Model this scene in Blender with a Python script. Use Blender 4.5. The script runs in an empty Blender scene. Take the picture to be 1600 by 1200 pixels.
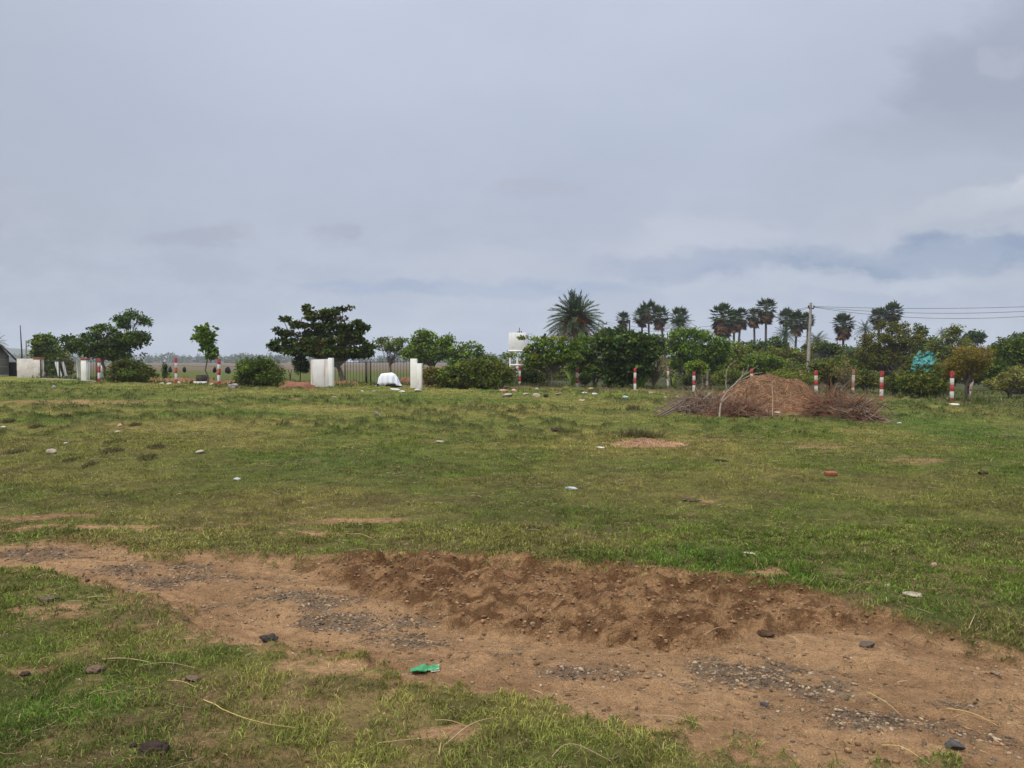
import bpy, bmesh, math, random
import numpy as np
from mathutils import Vector
S = bpy.context.scene
C = S.collection
rad = math.radians
# ------------------------------------------------------------------ camera
CAM_H, PITCH, FPX = 1.5, math.atan(35/1200), 1200.0      # eye height, slight downward tilt, focal length in photo pixels (1600 wide)
cam = bpy.data.cameras.new('camera'); cam_o = bpy.data.objects.new('camera', cam); C.objects.link(cam_o)
cam.sensor_width = 36; cam.lens = 27.0; cam.clip_end = 9000; cam.clip_start = 0.05
cam_o.location = (0, 0, CAM_H); cam_o.rotation_euler = (rad(90)-PITCH, 0, 0)
S.camera = cam_o
# ------------------------------------------------------------------ light and sky
SUN_EL, SUN_AZ = rad(58), rad(215)                         # azimuth clockwise from +Y: behind and a little left of the viewer
sun = bpy.data.lights.new('sun', 'SUN'); sun.energy = 2.3; sun.angle = rad(11); sun.color = (1.0, 0.93, 0.82)
sun_o = bpy.data.objects.new('sun', sun); C.objects.link(sun_o)
sd = Vector((math.sin(SUN_AZ)*math.cos(SUN_EL), math.cos(SUN_AZ)*math.cos(SUN_EL), math.sin(SUN_EL)))
sun_o.rotation_euler = sd.to_track_quat('Z', 'Y').to_euler()
S.view_settings.view_transform = 'Standard'; S.view_settings.look = 'None'
S.view_settings.exposure = 0.22; S.view_settings.gamma = 1.0

def srgb(r, g, b):
    f = lambda c: (c/255/12.92) if c/255 <= 0.04045 else ((c/255+0.055)/1.055)**2.4
    return (f(r), f(g), f(b), 1)

def build_world():
    w = bpy.data.worlds.new('World'); S.world = w; w.use_nodes = True
    nt = w.node_tree; N = nt.nodes; L = nt.links
    N.clear()
    out = N.new('ShaderNodeOutputWorld'); bg = N.new('ShaderNodeBackground'); L.new(bg.outputs[0], out.inputs[0])
    def M(op, a, b=None, c=None, clamp=False):
        n = N.new('ShaderNodeMath'); n.operation = op; n.use_clamp = clamp
        for i, v in enumerate((a, b, c)):
            if v is None: continue
            if isinstance(v, (int, float)): n.inputs[i].default_value = v
            else: L.new(v, n.inputs[i])
        return n.outputs[0]
    def mixc(f, a, b):
        n = N.new('ShaderNodeMix'); n.data_type = 'RGBA'
        for sk, v in ((n.inputs[0], f), (n.inputs[6], a), (n.inputs[7], b)):
            if isinstance(v, (int, float, tuple)): sk.default_value = v
            else: L.new(v, sk)
        return n.outputs[2]
    def sstep(v, a, b):
        n = N.new('ShaderNodeMapRange'); n.interpolation_type = 'SMOOTHSTEP'
        L.new(v, n.inputs[0]); n.inputs[1].default_value = a; n.inputs[2].default_value = b
        return n.outputs[0]
    tc = N.new('ShaderNodeTexCoord'); sep = N.new('ShaderNodeSeparateXYZ'); L.new(tc.outputs['Generated'], sep.inputs[0])
    x, y, z = sep.outputs
    yy = M('MAXIMUM', y, 0.05)
    u0 = M('DIVIDE', x, yy); v0 = M('DIVIDE', z, yy)           # tangents of azimuth and elevation, straight ahead = 0
    # cloud layer in perspective: project the direction on a plane overhead
    zc = M('ADD', M('MAXIMUM', z, 0.0), 0.13)
    comb = N.new('ShaderNodeCombineXYZ'); L.new(M('DIVIDE', x, zc), comb.inputs[0]); L.new(M('DIVIDE', y, zc), comb.inputs[1])
    def noise(vec, scale, detail, rough=0.55):
        n = N.new('ShaderNodeTexNoise'); n.inputs['Scale'].default_value = scale; n.inputs['Detail'].default_value = detail
        n.inputs['Roughness'].default_value = rough
        L.new(vec, n.inputs['Vector']); return n
    big = noise(comb.outputs[0], 0.55, 5).outputs[0]
    cuv = N.new('ShaderNodeCombineXYZ'); L.new(u0, cuv.inputs[0]); L.new(M('MULTIPLY', v0, 1.9), cuv.inputs[1])
    nz = noise(cuv.outputs[0], 9.0, 7, 0.62)
    ns = N.new('ShaderNodeSeparateColor'); L.new(nz.outputs['Color'], ns.inputs[0])
    nz2 = noise(cuv.outputs[0], 3.0, 3, 0.5).outputs[0]
    u = M('ADD', u0, M('MULTIPLY', M('SUBTRACT', ns.outputs[0], 0.5), 0.22))
    v = M('ADD', v0, M('MULTIPLY', M('SUBTRACT', ns.outputs[1], 0.5), 0.085))
    sky = N.new('ShaderNodeTexSky'); sky.sky_type = 'NISHITA'; sky.sun_disc = False
    sky.sun_elevation = SUN_EL; sky.sun_rotation = SUN_AZ; sky.air_density = 1.2; sky.dust_density = 3.0
    skyc = N.new('ShaderNodeVectorMath'); skyc.operation = 'SCALE'; L.new(sky.outputs[0], skyc.inputs[0]); skyc.inputs[3].default_value = 0.1
    # overcast veil: paler overhead, greyer blue low down
    veil = N.new('ShaderNodeValToRGB'); L.new(z, veil.inputs[0])
    e = veil.color_ramp.elements
    e[0].position = 0.0; e[0].color = srgb(172, 183, 201)
    e[1].position = 1.0; e[1].color = srgb(226, 229, 236)
    for p, c in ((0.06, (168, 178, 196)), (0.16, (169, 177, 193)), (0.26, (177, 185, 203)), (0.42, (190, 198, 215)), (0.6, (210, 214, 224))):
        q = e.new(p); q.color = srgb(*c)
    col = mixc(0.90, skyc.outputs[0], veil.outputs[0])
    side = sstep(M('ABSOLUTE', M('ADD', u0, -0.05)), 0.2, 0.85)                 # the veil is thicker and greyer to both sides
    col = mixc(M('MULTIPLY', side, 0.36), col, srgb(150, 156, 166))
    col = mixc(M('MULTIPLY', sstep(big, 0.40, 0.66), 0.30), col, srgb(150, 160, 180))
    front = sstep(y, 0.1, 0.3)
    def blob(col, px, py, rx, ry, c, s, tilt=0.0, a=1.15, b=0.40, raw=False):
        uu, vv = (u0, v0) if raw else (u, v)
        du = M('SUBTRACT', uu, (px-800)/1200); dv = M('SUBTRACT', M('SUBTRACT', vv, (565-py)/1200), M('MULTIPLY', du, tilt))
        d = M('SQRT', M('ADD', M('POWER', M('MULTIPLY', du, 1200/rx), 2), M('POWER', M('MULTIPLY', dv, 1200/ry), 2)))
        m = M('MULTIPLY', M('MULTIPLY', sstep(d, a, b), s), front)
        return mixc(m, col, c)
    lite, grey, blue = srgb(192, 197, 207), srgb(146, 152, 168), srgb(127, 145, 172)
    col = blob(col, 1510, 130, 150, 85, srgb(146, 156, 174), 0.8)
    col = blob(col, 1640, 90, 150, 150, srgb(150, 159, 176), 0.75)
    col = blob(col, 1560, 105, 50, 28, srgb(176, 181, 195), 0.4)
    col = blob(col, 1500, 215, 260, 40, srgb(152, 161, 176), 0.6)
    col = blob(col, 1420, 300, 330, 90, srgb(164, 172, 187), 0.6)
    col = blob(col, 1590, 300, 250, 26, lite, 0.75, tilt=0.28)
    col = blob(col, 1480, 350, 230, 45, srgb(166, 174, 188), 0.6, tilt=0.15)
    col = blob(col, 1450, 402, 330, 30, blue, 0.9, tilt=0.06)
    col = blob(col, 1590, 378, 190, 24, blue, 0.8, tilt=0.06)
    col = blob(col, 1120, 365, 150, 36, srgb(180, 186, 200), 0.75)
    col = blob(col, 1010, 392, 120, 30, srgb(176, 182, 196), 0.7)
    col = blob(col, 1070, 415, 170, 30, srgb(140, 154, 180), 0.8)
    col = blob(col, 760, 415, 230, 26, srgb(172, 179, 194), 0.7)
    col = blob(col, 720, 452, 330, 18, srgb(144, 160, 186), 0.8)
    col = blob(col, 1350, 440, 330, 20, srgb(176, 184, 198), 0.6)
    col = blob(col, 1300, 470, 420, 16, srgb(156, 169, 192), 0.5)
    col = blob(col, 525, 350, 58, 22, srgb(152, 158, 175), 0.65)
    col = blob(col, 305, 370, 105, 15, srgb(152, 158, 175), 0.6)
    col = blob(col, 825, 303, 65, 14, srgb(162, 168, 183), 0.6)
    col = blob(col, 310, 425, 110, 34, srgb(152, 164, 184), 0.5)
    col = blob(col, 530, 420, 110, 22, srgb(158, 168, 187), 0.5)
    col = mixc(M('MULTIPLY', M('MULTIPLY', sstep(ns.outputs[2], 0.42, 0.60), 0.26), sstep(v0, 0.34, 0.05)), col, srgb(190, 196, 208))
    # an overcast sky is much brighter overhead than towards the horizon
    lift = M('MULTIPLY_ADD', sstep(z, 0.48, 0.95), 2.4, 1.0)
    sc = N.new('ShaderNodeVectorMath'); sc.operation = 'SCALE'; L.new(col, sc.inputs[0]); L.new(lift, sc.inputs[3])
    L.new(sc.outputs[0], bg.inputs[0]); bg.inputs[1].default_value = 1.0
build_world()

# ------------------------------------------------------------------ numpy helpers
RS = np.random.RandomState
def _hash(ix, iy, seed):
    h = (ix.astype(np.int64)*374761393 + iy.astype(np.int64)*668265263 + seed*982451653) & 0x7fffffff
    h = ((h ^ (h >> 13))*1274126177) & 0x7fffffff
    return ((h ^ (h >> 16)) & 0xffff)/65535.0
def vnoise(x, y, seed=0):
    x = np.asarray(x, float); y = np.asarray(y, float)
    ix = np.floor(x); iy = np.floor(y); fx = x-ix; fy = y-iy
    fx = fx*fx*fx*(fx*(fx*6-15)+10); fy = fy*fy*fy*(fy*(fy*6-15)+10)
    a = _hash(ix, iy, seed); b = _hash(ix+1, iy, seed); c = _hash(ix, iy+1, seed); d = _hash(ix+1, iy+1, seed)
    return a+(b-a)*fx+(c-a)*fy+(a-b-c+d)*fx*fy
def fbm(x, y, octs=4, seed=0, gain=0.5):
    s = 0; a = 1; t = 0
    for o in range(octs):
        ca, sa = math.cos(0.6*o), math.sin(0.6*o); f = 2.03**o
        s = s + a*vnoise((x*ca-y*sa)*f+o*17.3, (x*sa+y*ca)*f-o*9.1, seed+o*31); t += a; a *= gain
    return s/t                                          # 0..1, mean 0.5
def sm(a, b, x):
    t = np.clip((np.asarray(x, float)-a)/(b-a), 0, 1); return t*t*(3-2*t)
def unit(v): return v/np.maximum(np.linalg.norm(v, axis=-1, keepdims=True), 1e-9)
cp, sp = math.cos(PITCH), math.sin(PITCH)
def ray(px, py):
    a = (px-800)/FPX; b = (600-py)/FPX
    return np.array([a, cp+b*sp, b*cp-sp])              # photo pixel to world direction
def at(px, py, D):                                      # point on that ray at depth y = D
    r = ray(px, py); t = D/r[1]; return np.array([r[0]*t, D, CAM_H+r[2]*t])
# ------------------------------------------------------------------ terrain
def z_broad(x, y):
    s = sm(8, 36, y)*(1-sm(75, 170, y))
    return s*(0.03-0.33*np.tanh(np.asarray(x)/15.0)) 
def G0(px, py, zf=None):                                # where the ray meets the ground
    zf = zf or z_broad
    r = ray(px, py); t = 1.0; prev = 0.5
    while t < 3000:
        p = r*t
        if CAM_H+p[2] < zf(p[0], p[1]): break
        prev = t; t *= 1.01
    for _ in range(25):
        m = (prev+t)/2; p = r*m
        if CAM_H+p[2] < zf(p[0], p[1]): t = m
        else: prev = m
    p = r*t; return np.array([p[0], p[1], CAM_H+p[2]])
def poly(pts):
    q = np.array([G0(*p)[:2] for p in pts]); return q[np.argsort(q[:, 0])]
def fy(q, x):                                           # y on a polyline, with linear continuation
    x = np.asarray(x, float); y = np.interp(x, q[:, 0], q[:, 1])
    l = (q[1, 1]-q[0, 1])/(q[1, 0]-q[0, 0]); r = (q[-1, 1]-q[-2, 1])/(q[-1, 0]-q[-2, 0])
    return np.where(x < q[0, 0], q[0, 1]+(x-q[0, 0])*l, np.where(x > q[-1, 0], q[-1, 1]+(x-q[-1, 0])*r, y))
T_FAR = poly([(-60, 838), (120, 845), (300, 858), (480, 870), (640, 864), (800, 872), (1000, 888), (1180, 903), (1290, 924), (1345, 950), (1430, 970), (1520, 986), (1600, 1002), (1700, 1025)])
T_NEAR = poly([(-60, 890), (60, 900), (160, 915), (270, 955), (350, 995), (430, 1022), (560, 1052), (700, 1078), (900, 1104), (1050, 1122), (1200, 1150), (1400, 1186), (1600, 1225)])
M_LOW = poly([(470, 885), (560, 915), (640, 942), (720, 972), (900, 992), (1010, 1000), (1090, 1000), (1160, 985), (1260, 975), (1350, 970), (1420, 975)])
FENCE = poly([(0, 590), (60, 591), (130, 594), (275, 599), (342, 602), (485, 604), (650, 605), (812, 606), (902, 608), (992, 611), (1084, 613), (1275, 617), (1377, 622), (1487, 630), (1600, 636)])
def spot(x, y, px, py, rx, ry, a=1.3, b=0.3):           # soft elliptical patch on the ground, given in the photo's pixels
    c = G0(px, py); r1 = G0(px+rx, py); r2 = G0(px, py-ry); r3 = G0(px, py+ry)
    wx = abs(r1[0]-c[0]); wy = (r2[1]-r3[1])/2
    d = np.hypot((x-c[0])/wx, (y-c[1])/wy); return 1-sm(b, a, d)
def track_mask(x, y):
    wob = (fbm(x*1.1, y*1.1, 4, 5)-0.5)*0.9+(fbm(x*7, y*7, 3, 6)-0.5)*0.30
    f = fy(T_FAR, x)+wob*0.8; n = fy(T_NEAR, x)+wob*0.8
    k = (fbm(x*16, y*16, 3, 7, 0.6)-0.5)*0.9
    return sm(0.3, 0.7, 0.5-(y-f)/0.75+k)*sm(0.3, 0.7, 0.5+(y-n)/0.6+k)
def rut_bands(x, y):                                    # wheel lines running along the track
    n = fy(T_NEAR, x); f = fy(T_FAR, x); v = (y-n)/np.maximum(f-n, 0.3)
    return fbm(x*0.45+3, v*8.5+0.25*np.sin(x*0.9), 4, 29, 0.6)
def mud_mask(x, y):
    wob = (fbm(x*2, y*2, 4, 15)-0.5)*0.5
    lo = fy(M_LOW, x); m = sm(-0.05, 0.05, y-lo-wob*0.12)*sm(0.18, -0.1, y-fy(T_FAR, x)+wob*0.3)
    xl, xr = M_LOW[0, 0], M_LOW[-1, 0]
    return m*sm(xl-0.3, xl+0.5, x+wob)*sm(xr+0.4, xr-0.5, x+wob)
def hummock(x, y):                                      # grazed hummocks across the middle of the pasture
    n = fbm(x/0.27, y/0.42, 2, 41); k = fbm(x/6.0, y/6.0, 2, 43)
    reg = sm(12, 17, y)*sm(46, 40, y)*sm(0.36, 0.52, k)
    return sm(0.56, 0.70, n)*reg
def gz(x, y):
    x = np.asarray(x, float); y = np.asarray(y, float)
    z = z_broad(x, y)
    near = sm(60, 20, np.hypot(x, y))
    z = z+(fbm(x/3.1, y/3.1, 3, 1)-0.5)*0.14*near*sm(2, 9, y)+(fbm(x/0.5, y/0.5, 3, 2)-0.5)*0.035*near
    z = z+hummock(x, y)*0.075*(0.7+0.6*vnoise(x*5, y*5, 77))
    tm = track_mask(x, y); mm = mud_mask(x, y)
    z = z-0.035*tm
    mid = (fy(T_FAR, x)+fy(T_NEAR, x))/2
    z = z-0.03*tm*np.exp(-((y-mid+0.35)/0.28)**2)-0.02*tm*np.exp(-((y-mid-0.75)/0.22)**2)     # wheel ruts
    # churned mud: lumps and hoof holes, with a low bank facing the viewer
    lump = fbm(x*5.5, y*7.0, 4, 21, 0.6); ridged = 1-np.abs(fbm(x*3.2, y*5.0, 3, 23)*2-1)
    fine_l = fbm(x*17, y*20, 3, 25, 0.6); hoof = sm(0.62, 0.70, vnoise(x*8.5, y*9.5, 26))
    lo = y-fy(M_LOW, x)
    z = z+mm*((lump-0.5)*0.10+(ridged-0.75)*0.05+(fine_l-0.5)*0.085-hoof*0.03+0.03+0.035*np.exp(-((lo-0.18)/0.2)**2))
    z = z+tm*((fbm(x*14, y*14, 4, 9, 0.65)-0.5)*0.026-(rut_bands(x, y)-0.5)*0.07*(1-mm))
    d = y-fy(FENCE, x)                                   # low earth bank in front of the fence posts
    z = z+0.15*np.exp(-((d+0.9+(vnoise(x*0.6, 0*x, 3)-0.5)*0.6)/0.42)**2)*(0.55+0.9*fbm(x*1.3, y*1.3, 3, 8))*sm(-9, -4, x)
    z = z+0.22*np.exp(-((d-1.3)/0.5)**2)*sm(-7, -9, x)*sm(-24, -22, x)*(0.6+0.8*fbm(x, y, 2, 81))
    return z
def g(x, y): return float(gz(x, y))
def G(px, py):
    p = G0(px, py); r = ray(px, py)
    for _ in range(5):
        t = (g(p[0], p[1])-CAM_H)/r[2]; q = r*t; p = p*0.3+np.array([q[0], q[1], CAM_H+q[2]])*0.7
    return p

# ------------------------------------------------------------------ mesh helpers
def mesh_np(name, V, faces, mat, parent=None, col=None, smooth=False, mi=None):
    V = np.asarray(V, np.float32).reshape(-1, 3)
    if not isinstance(faces, (list, tuple)): faces = [faces]
    faces = [np.asarray(f, np.int32) for f in faces if len(f)]
    me = bpy.data.meshes.new(name)
    lt = np.concatenate([np.full(len(f), f.shape[1], np.int32) for f in faces]); lv = np.concatenate([f.ravel() for f in faces])
    me.vertices.add(len(V)); me.vertices.foreach_set('co', V.ravel())
    me.loops.add(len(lv)); me.loops.foreach_set('vertex_index', lv)
    me.polygons.add(len(lt)); me.polygons.foreach_set('loop_start', np.concatenate([[0], np.cumsum(lt)[:-1]]).astype(np.int32))
    if mi is not None: me.polygons.foreach_set('material_index', np.asarray(mi, np.int32))
    if smooth: me.polygons.foreach_set('use_smooth', np.ones(len(lt), bool))
    for m in (mat if isinstance(mat, (list, tuple)) else [mat]): me.materials.append(m)
    if col is not None:
        c = np.ones((len(V), 4), np.float32); c[:, :3] = np.clip(col, 0, 1)
        a = me.attributes.new('Col', 'FLOAT_COLOR', 'POINT'); a.data.foreach_set('color', c.ravel())
    me.update(calc_edges=True); me.validate()
    o = bpy.data.objects.new(name, me); C.objects.link(o)
    if parent is not None: o.parent = parent
    return o
class MB:                                               # collects pieces of one mesh
    def __init__(s): s.V = []; s.F = {3: [], 4: []}; s.MI = {3: [], 4: []}; s.Cc = []; s.n = 0
    def add(s, V, F, col=None, mi=0):
        V = np.asarray(V, float).reshape(-1, 3)
        for f in (F if isinstance(F, list) else [F]):
            f = np.asarray(f, int)
            if len(f): s.F[f.shape[1]].append(f+s.n); s.MI[f.shape[1]].append(np.full(len(f), mi))
        s.V.append(V); s.n += len(V)
        c = np.ones((len(V), 3)) if col is None else np.broadcast_to(np.asarray(col, float), (len(V), 3)); s.Cc.append(c)
        return s
    def build(s, name, mat, parent=None, smooth=False, loc=None):
        V = np.concatenate(s.V); fs = [np.concatenate(s.F[k]) for k in (3, 4) if s.F[k]]
        mi = np.concatenate([np.concatenate(s.MI[k]) for k in (3, 4) if s.MI[k]])
        if loc is not None: V = V-np.asarray(loc)
        o = mesh_np(name, V, fs, mat, parent, np.concatenate(s.Cc), smooth, mi)
        if loc is not None: o.location = loc
        return o
def tubes(P, R, k=3):
    """many polylines at once: P (m,n,3), R (m,n) -> verts, quads"""
    P = np.asarray(P, float); R = np.broadcast_to(np.asarray(R, float), P.shape[:2]); m, n, _ = P.shape
    T = np.gradient(P, axis=1); T = unit(T)
    up = np.where(np.abs(T[..., 2:3]) > 0.9, np.array([1., 0, 0]), np.array([0, 0, 1.]))
    A = unit(np.cross(T, up)); B = np.cross(T, A)
    th = np.arange(k)*2*np.pi/k
    V = P[:, :, None]+R[:, :, None, None]*(A[:, :, None]*np.cos(th)[:, None]+B[:, :, None]*np.sin(th)[:, None])
    i = np.arange(m)[:, None, None]*n*k+np.arange(n-1)[None, :, None]*k; j = np.arange(k)[None, None]; j2 = (j+1) % k
    F = np.stack([i+j, i+j2, i+k+j2, i+k+j], -1).reshape(-1, 4)
    return V.reshape(-1, 3), F
def box(c, s, rz=0.0, tilt=0.0, taper=1.0):
    x, y, z = np.asarray(s)/2
    V = np.array([(-x, -y, -z), (x, -y, -z), (x, y, -z), (-x, y, -z), (-x*taper, -y*taper, z), (x*taper, -y*taper, z), (x*taper, y*taper, z), (-x*taper, y*taper, z)])
    if tilt: V = V@np.array([[math.cos(tilt), 0, -math.sin(tilt)], [0, 1, 0], [math.sin(tilt), 0, math.cos(tilt)]])
    if rz: V = V@np.array([[math.cos(rz), math.sin(rz), 0], [-math.sin(rz), math.cos(rz), 0], [0, 0, 1]])
    return V+np.asarray(c), np.array([(0, 3, 2, 1), (4, 5, 6, 7), (0, 1, 5, 4), (1, 2, 6, 5), (2, 3, 7, 6), (3, 0, 4, 7)])
def bevel(o, w, seg=2):
    m = o.modifiers.new('bevel', 'BEVEL'); m.width = w; m.segments = seg; m.limit_method = 'ANGLE'; return o
def diamonds(Cn, A, Sd, L, W, fold=0.15):
    """leaf shapes: base at Cn, along A, half width W across Sd"""
    L = np.asarray(L, float).reshape(-1, 1); W = np.asarray(W, float).reshape(-1, 1)
    Nn = np.cross(A, Sd); mid = Cn+A*L*0.45
    V = np.stack([Cn, mid+Sd*W+Nn*W*fold, Cn+A*L-Nn*L*0.12, mid-Sd*W+Nn*W*fold], 1).reshape(-1, 3)
    return V, np.arange(len(V)).reshape(-1, 4)
_ico = {}
def ico(n):
    if n not in _ico:
        bm = bmesh.new(); bmesh.ops.create_icosphere(bm, subdivisions=n, radius=1)
        V = np.array([v.co[:] for v in bm.verts]); F = np.array([[v.index for v in f.verts] for f in bm.faces]); bm.free(); _ico[n] = (V, F)
    return _ico[n]
def rock_v(r, n=3, rough=0.35, flat=0.0, cuts=5):
    V, F = ico(n); V = V.copy()
    for _ in range(cuts):                                # planes cut facets off a ball: an angular stone
        d = unit(r.normal(size=3)); h = r.uniform(0.45, 0.85); t = V@d; V = V-np.outer(np.maximum(t-h, 0), d)
    for f, a in ((1.3, rough*0.6), (3.1, rough*0.25)):
        o = r.uniform(0, 50, 3)
        V = V*(1+a*(fbm(V[:, 0]*f+o[0]+V[:, 2]*f, V[:, 1]*f+o[1]-V[:, 2]*f*0.7, 3, 7)-0.5)[:, None]*2)
    return V, F
def tag(o, label=None, cat=None, group=None, kind=None):
    if label: o['label'] = label
    if cat: o['category'] = cat
    if group: o['group'] = group
    if kind: o['kind'] = kind
    return o
def thing(name, loc, label, cat, group=None, rz=0.0):
    o = bpy.data.objects.new(name, None); C.objects.link(o); o.location = loc; o.rotation_euler = (0, 0, rz); o.empty_display_size = 0.2
    return tag(o, label, cat, group)

# ------------------------------------------------------------------ materials
def material(name, base=None, rough=0.8, attr=False, scale=8.0, amt=0.25, bump=0.0, bscale=None, trans=0.0, second=None, sfac=(0.5, 0.7), sscale=2.0, spec=0.3, stretch=None, fine=None, bdist=0.02):
    m = bpy.data.materials.new(name); m.use_nodes = True; nt = m.node_tree; N = nt.nodes; L = nt.links
    b = N['Principled BSDF']; b.inputs['Roughness'].default_value = rough; b.inputs['Specular IOR Level'].default_value = spec
    tc = N.new('ShaderNodeTexCoord'); vec = tc.outputs['Object']
    if stretch:
        mp = N.new('ShaderNodeMapping'); mp.inputs['Scale'].default_value = stretch; L.new(vec, mp.inputs[0]); vec2 = mp.outputs[0]
    else: vec2 = vec
    def noise(s, d=5, v=None, r=0.6):
        n = N.new('ShaderNodeTexNoise'); n.inputs['Scale'].default_value = s; n.inputs['Detail'].default_value = d; n.inputs['Roughness'].default_value = r
        L.new(v or vec, n.inputs['Vector']); return n.outputs[0]
    if attr:
        a = N.new('ShaderNodeAttribute'); a.attribute_name = 'Col'; col = a.outputs['Color']
    else:
        r = N.new('ShaderNodeRGB'); r.outputs[0].default_value = (*base, 1); col = r.outputs[0]
    if second:
        mr = N.new('ShaderNodeMapRange'); L.new(noise(sscale, 6, vec2), mr.inputs[0]); mr.inputs[1].default_value = sfac[0]; mr.inputs[2].default_value = sfac[1]
        mx = N.new('ShaderNodeMix'); mx.data_type = 'RGBA'; L.new(mr.outputs[0], mx.inputs[0]); L.new(col, mx.inputs[6]); mx.inputs[7].default_value = (*second, 1); col = mx.outputs[2]
    def vary(col, s, am):
        mr = N.new('ShaderNodeMapRange'); L.new(noise(s), mr.inputs[0]); mr.inputs[1].default_value = 0.3; mr.inputs[2].default_value = 0.7; mr.inputs[3].default_value = 1-am; mr.inputs[4].default_value = 1+am
        vm = N.new('ShaderNodeVectorMath'); vm.operation = 'SCALE'; L.new(col, vm.inputs[0]); L.new(mr.outputs[0], vm.inputs[3]); return vm.outputs[0]
    col = vary(col, scale, amt)
    if fine: col = vary(col, *fine)
    L.new(col, b.inputs['Base Color'])
    if bump:
        bp = N.new('ShaderNodeBump'); bp.inputs['Strength'].default_value = bump; bp.inputs['Distance'].default_value = bdist
        L.new(noise(bscale or scale*2, 8), bp.inputs['Height']); L.new(bp.outputs[0], b.inputs['Normal'])
    if trans:
        t = N.new('ShaderNodeBsdfTranslucent'); L.new(col, t.inputs[0]); ms = N.new('ShaderNodeMixShader'); ms.inputs[0].default_value = trans
        L.new(b.outputs[0], ms.inputs[1]); L.new(t.outputs[0], ms.inputs[2]); L.new(ms.outputs[0], N['Material Output'].inputs[0])
    return m
M_ground = material('soil_and_turf', attr=True, rough=0.95, scale=28, amt=0.35, bump=0.9, bscale=70, fine=(150, 0.35), spec=0.05, bdist=0.04)
M_track = material('track_soil', attr=True, rough=0.95, scale=16, amt=0.24, bump=1.0, bscale=55, fine=(130, 0.34), spec=0.05, bdist=0.06)
M_grass = material('grass_blades', attr=True, rough=0.7, scale=3, amt=0.18, trans=0.22, spec=0.05)
M_leaf = material('leaves', attr=True, rough=0.6, scale=1.5, amt=0.22, trans=0.18, spec=0.08)
M_bark = material('bark', (0.10, 0.08, 0.062), rough=0.9, scale=9, amt=0.35, bump=0.6, second=(0.17, 0.15, 0.125), sscale=5)
M_palmbark = material('palm_bark', (0.095, 0.085, 0.078), rough=0.9, scale=6, amt=0.35, bump=0.5)
M_twig = material('dry_twig', attr=True, rough=0.9, scale=6, amt=0.3)
M_stone = material('stone', attr=True, spec=0.1, rough=0.9, scale=14, amt=0.3, bump=0.6, bscale=30, fine=(60, 0.15))
M_white = material('whitewash', (0.78, 0.77, 0.74), rough=0.85, scale=3, amt=0.08, second=(0.40, 0.32, 0.24), sfac=(0.56, 0.84), sscale=1.6, stretch=(5, 5, 0.7), bump=0.15)
M_whitestain = material('rust_streaked_whitewash', (0.68, 0.67, 0.65), rough=0.85, scale=3, amt=0.08, second=(0.38, 0.23, 0.12), sfac=(0.52, 0.76), sscale=1.5, stretch=(4.5, 4.5, 0.25), bump=0.15)
M_oldwall = material('damp_stained_plaster', (0.62, 0.58, 0.54), rough=0.9, scale=2.2, amt=0.14, second=(0.24, 0.20, 0.165), sfac=(0.50, 0.74), sscale=1.3, stretch=(1.6, 1.6, 1.0), bump=0.2)
M_red = material('red_paint', (0.36, 0.035, 0.038), rough=0.7, scale=7, amt=0.25, second=(0.33, 0.19, 0.15), sfac=(0.52, 0.74), sscale=7)
M_wpaint = material('white_paint', (0.60, 0.59, 0.56), rough=0.7, scale=7, amt=0.14, second=(0.30, 0.22, 0.17), sfac=(0.50, 0.74), sscale=7)
M_fred = material('faded_red_paint', (0.30, 0.10, 0.075), rough=0.8, scale=7, amt=0.25, second=(0.28, 0.22, 0.18), sfac=(0.45, 0.7), sscale=5)
M_fwhite = material('faded_white_paint', (0.46, 0.42, 0.37), rough=0.8, scale=7, amt=0.2, second=(0.2, 0.15, 0.11), sfac=(0.5, 0.75), sscale=5)
M_iron = material('rusted_iron', (0.030, 0.026, 0.024), rough=0.7, scale=14, amt=0.35, second=(0.09, 0.045, 0.03), sfac=(0.5, 0.7), sscale=6)
M_concrete = material('weathered_concrete', (0.33, 0.30, 0.26), rough=0.9, scale=5, amt=0.25, bump=0.3, second=(0.16, 0.14, 0.12), sfac=(0.5, 0.8), sscale=2)
M_brick = material('clay_brick', (0.27, 0.085, 0.045), rough=0.9, scale=18, amt=0.3, bump=0.5, second=(0.16, 0.09, 0.06), sfac=(0.5, 0.7), sscale=10)
M_strawsoil = material('straw_soil', (0.36, 0.21, 0.12), rough=0.95, scale=20, amt=0.3, bump=0.8, bscale=60)
M_redsoil = material('red_soil', (0.17, 0.070, 0.042), rough=0.95, scale=6, amt=0.3, bump=0.7, bscale=20)
M_grey = material('grey_plaster', (0.20, 0.185, 0.175), rough=0.9, scale=2, amt=0.15, second=(0.12, 0.105, 0.10), sfac=(0.45, 0.75), sscale=1.5)
M_tile = material('dark_roof_thatch', (0.045, 0.035, 0.030), rough=0.9, scale=20, amt=0.4, bump=0.7)
M_board = material('dark_boards', (0.05, 0.04, 0.033), rough=0.9, scale=10, amt=0.35, stretch=(9, 9, 0.5), second=(0.03, 0.024, 0.02))
M_sheet = material('white_sheet', (0.68, 0.70, 0.75), rough=0.7, scale=4, amt=0.07, bump=0.25, bscale=9)
M_dark = material('dark_rag_and_gap_shade', (0.014, 0.013, 0.014), rough=0.7, scale=12, amt=0.4, bump=0.4)
M_net = material('turquoise_netting', (0.040, 0.215, 0.20), rough=0.7, scale=9, amt=0.4, second=(0.22, 0.40, 0.38), sfac=(0.55, 0.75), sscale=3.5, trans=0.2)
M_green = material('green_wrapper', (0.035, 0.22, 0.085), rough=0.4, scale=60, amt=0.3, second=(0.42, 0.36, 0.20), sfac=(0.60, 0.70), sscale=24, bump=0.4, bscale=70)
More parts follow.
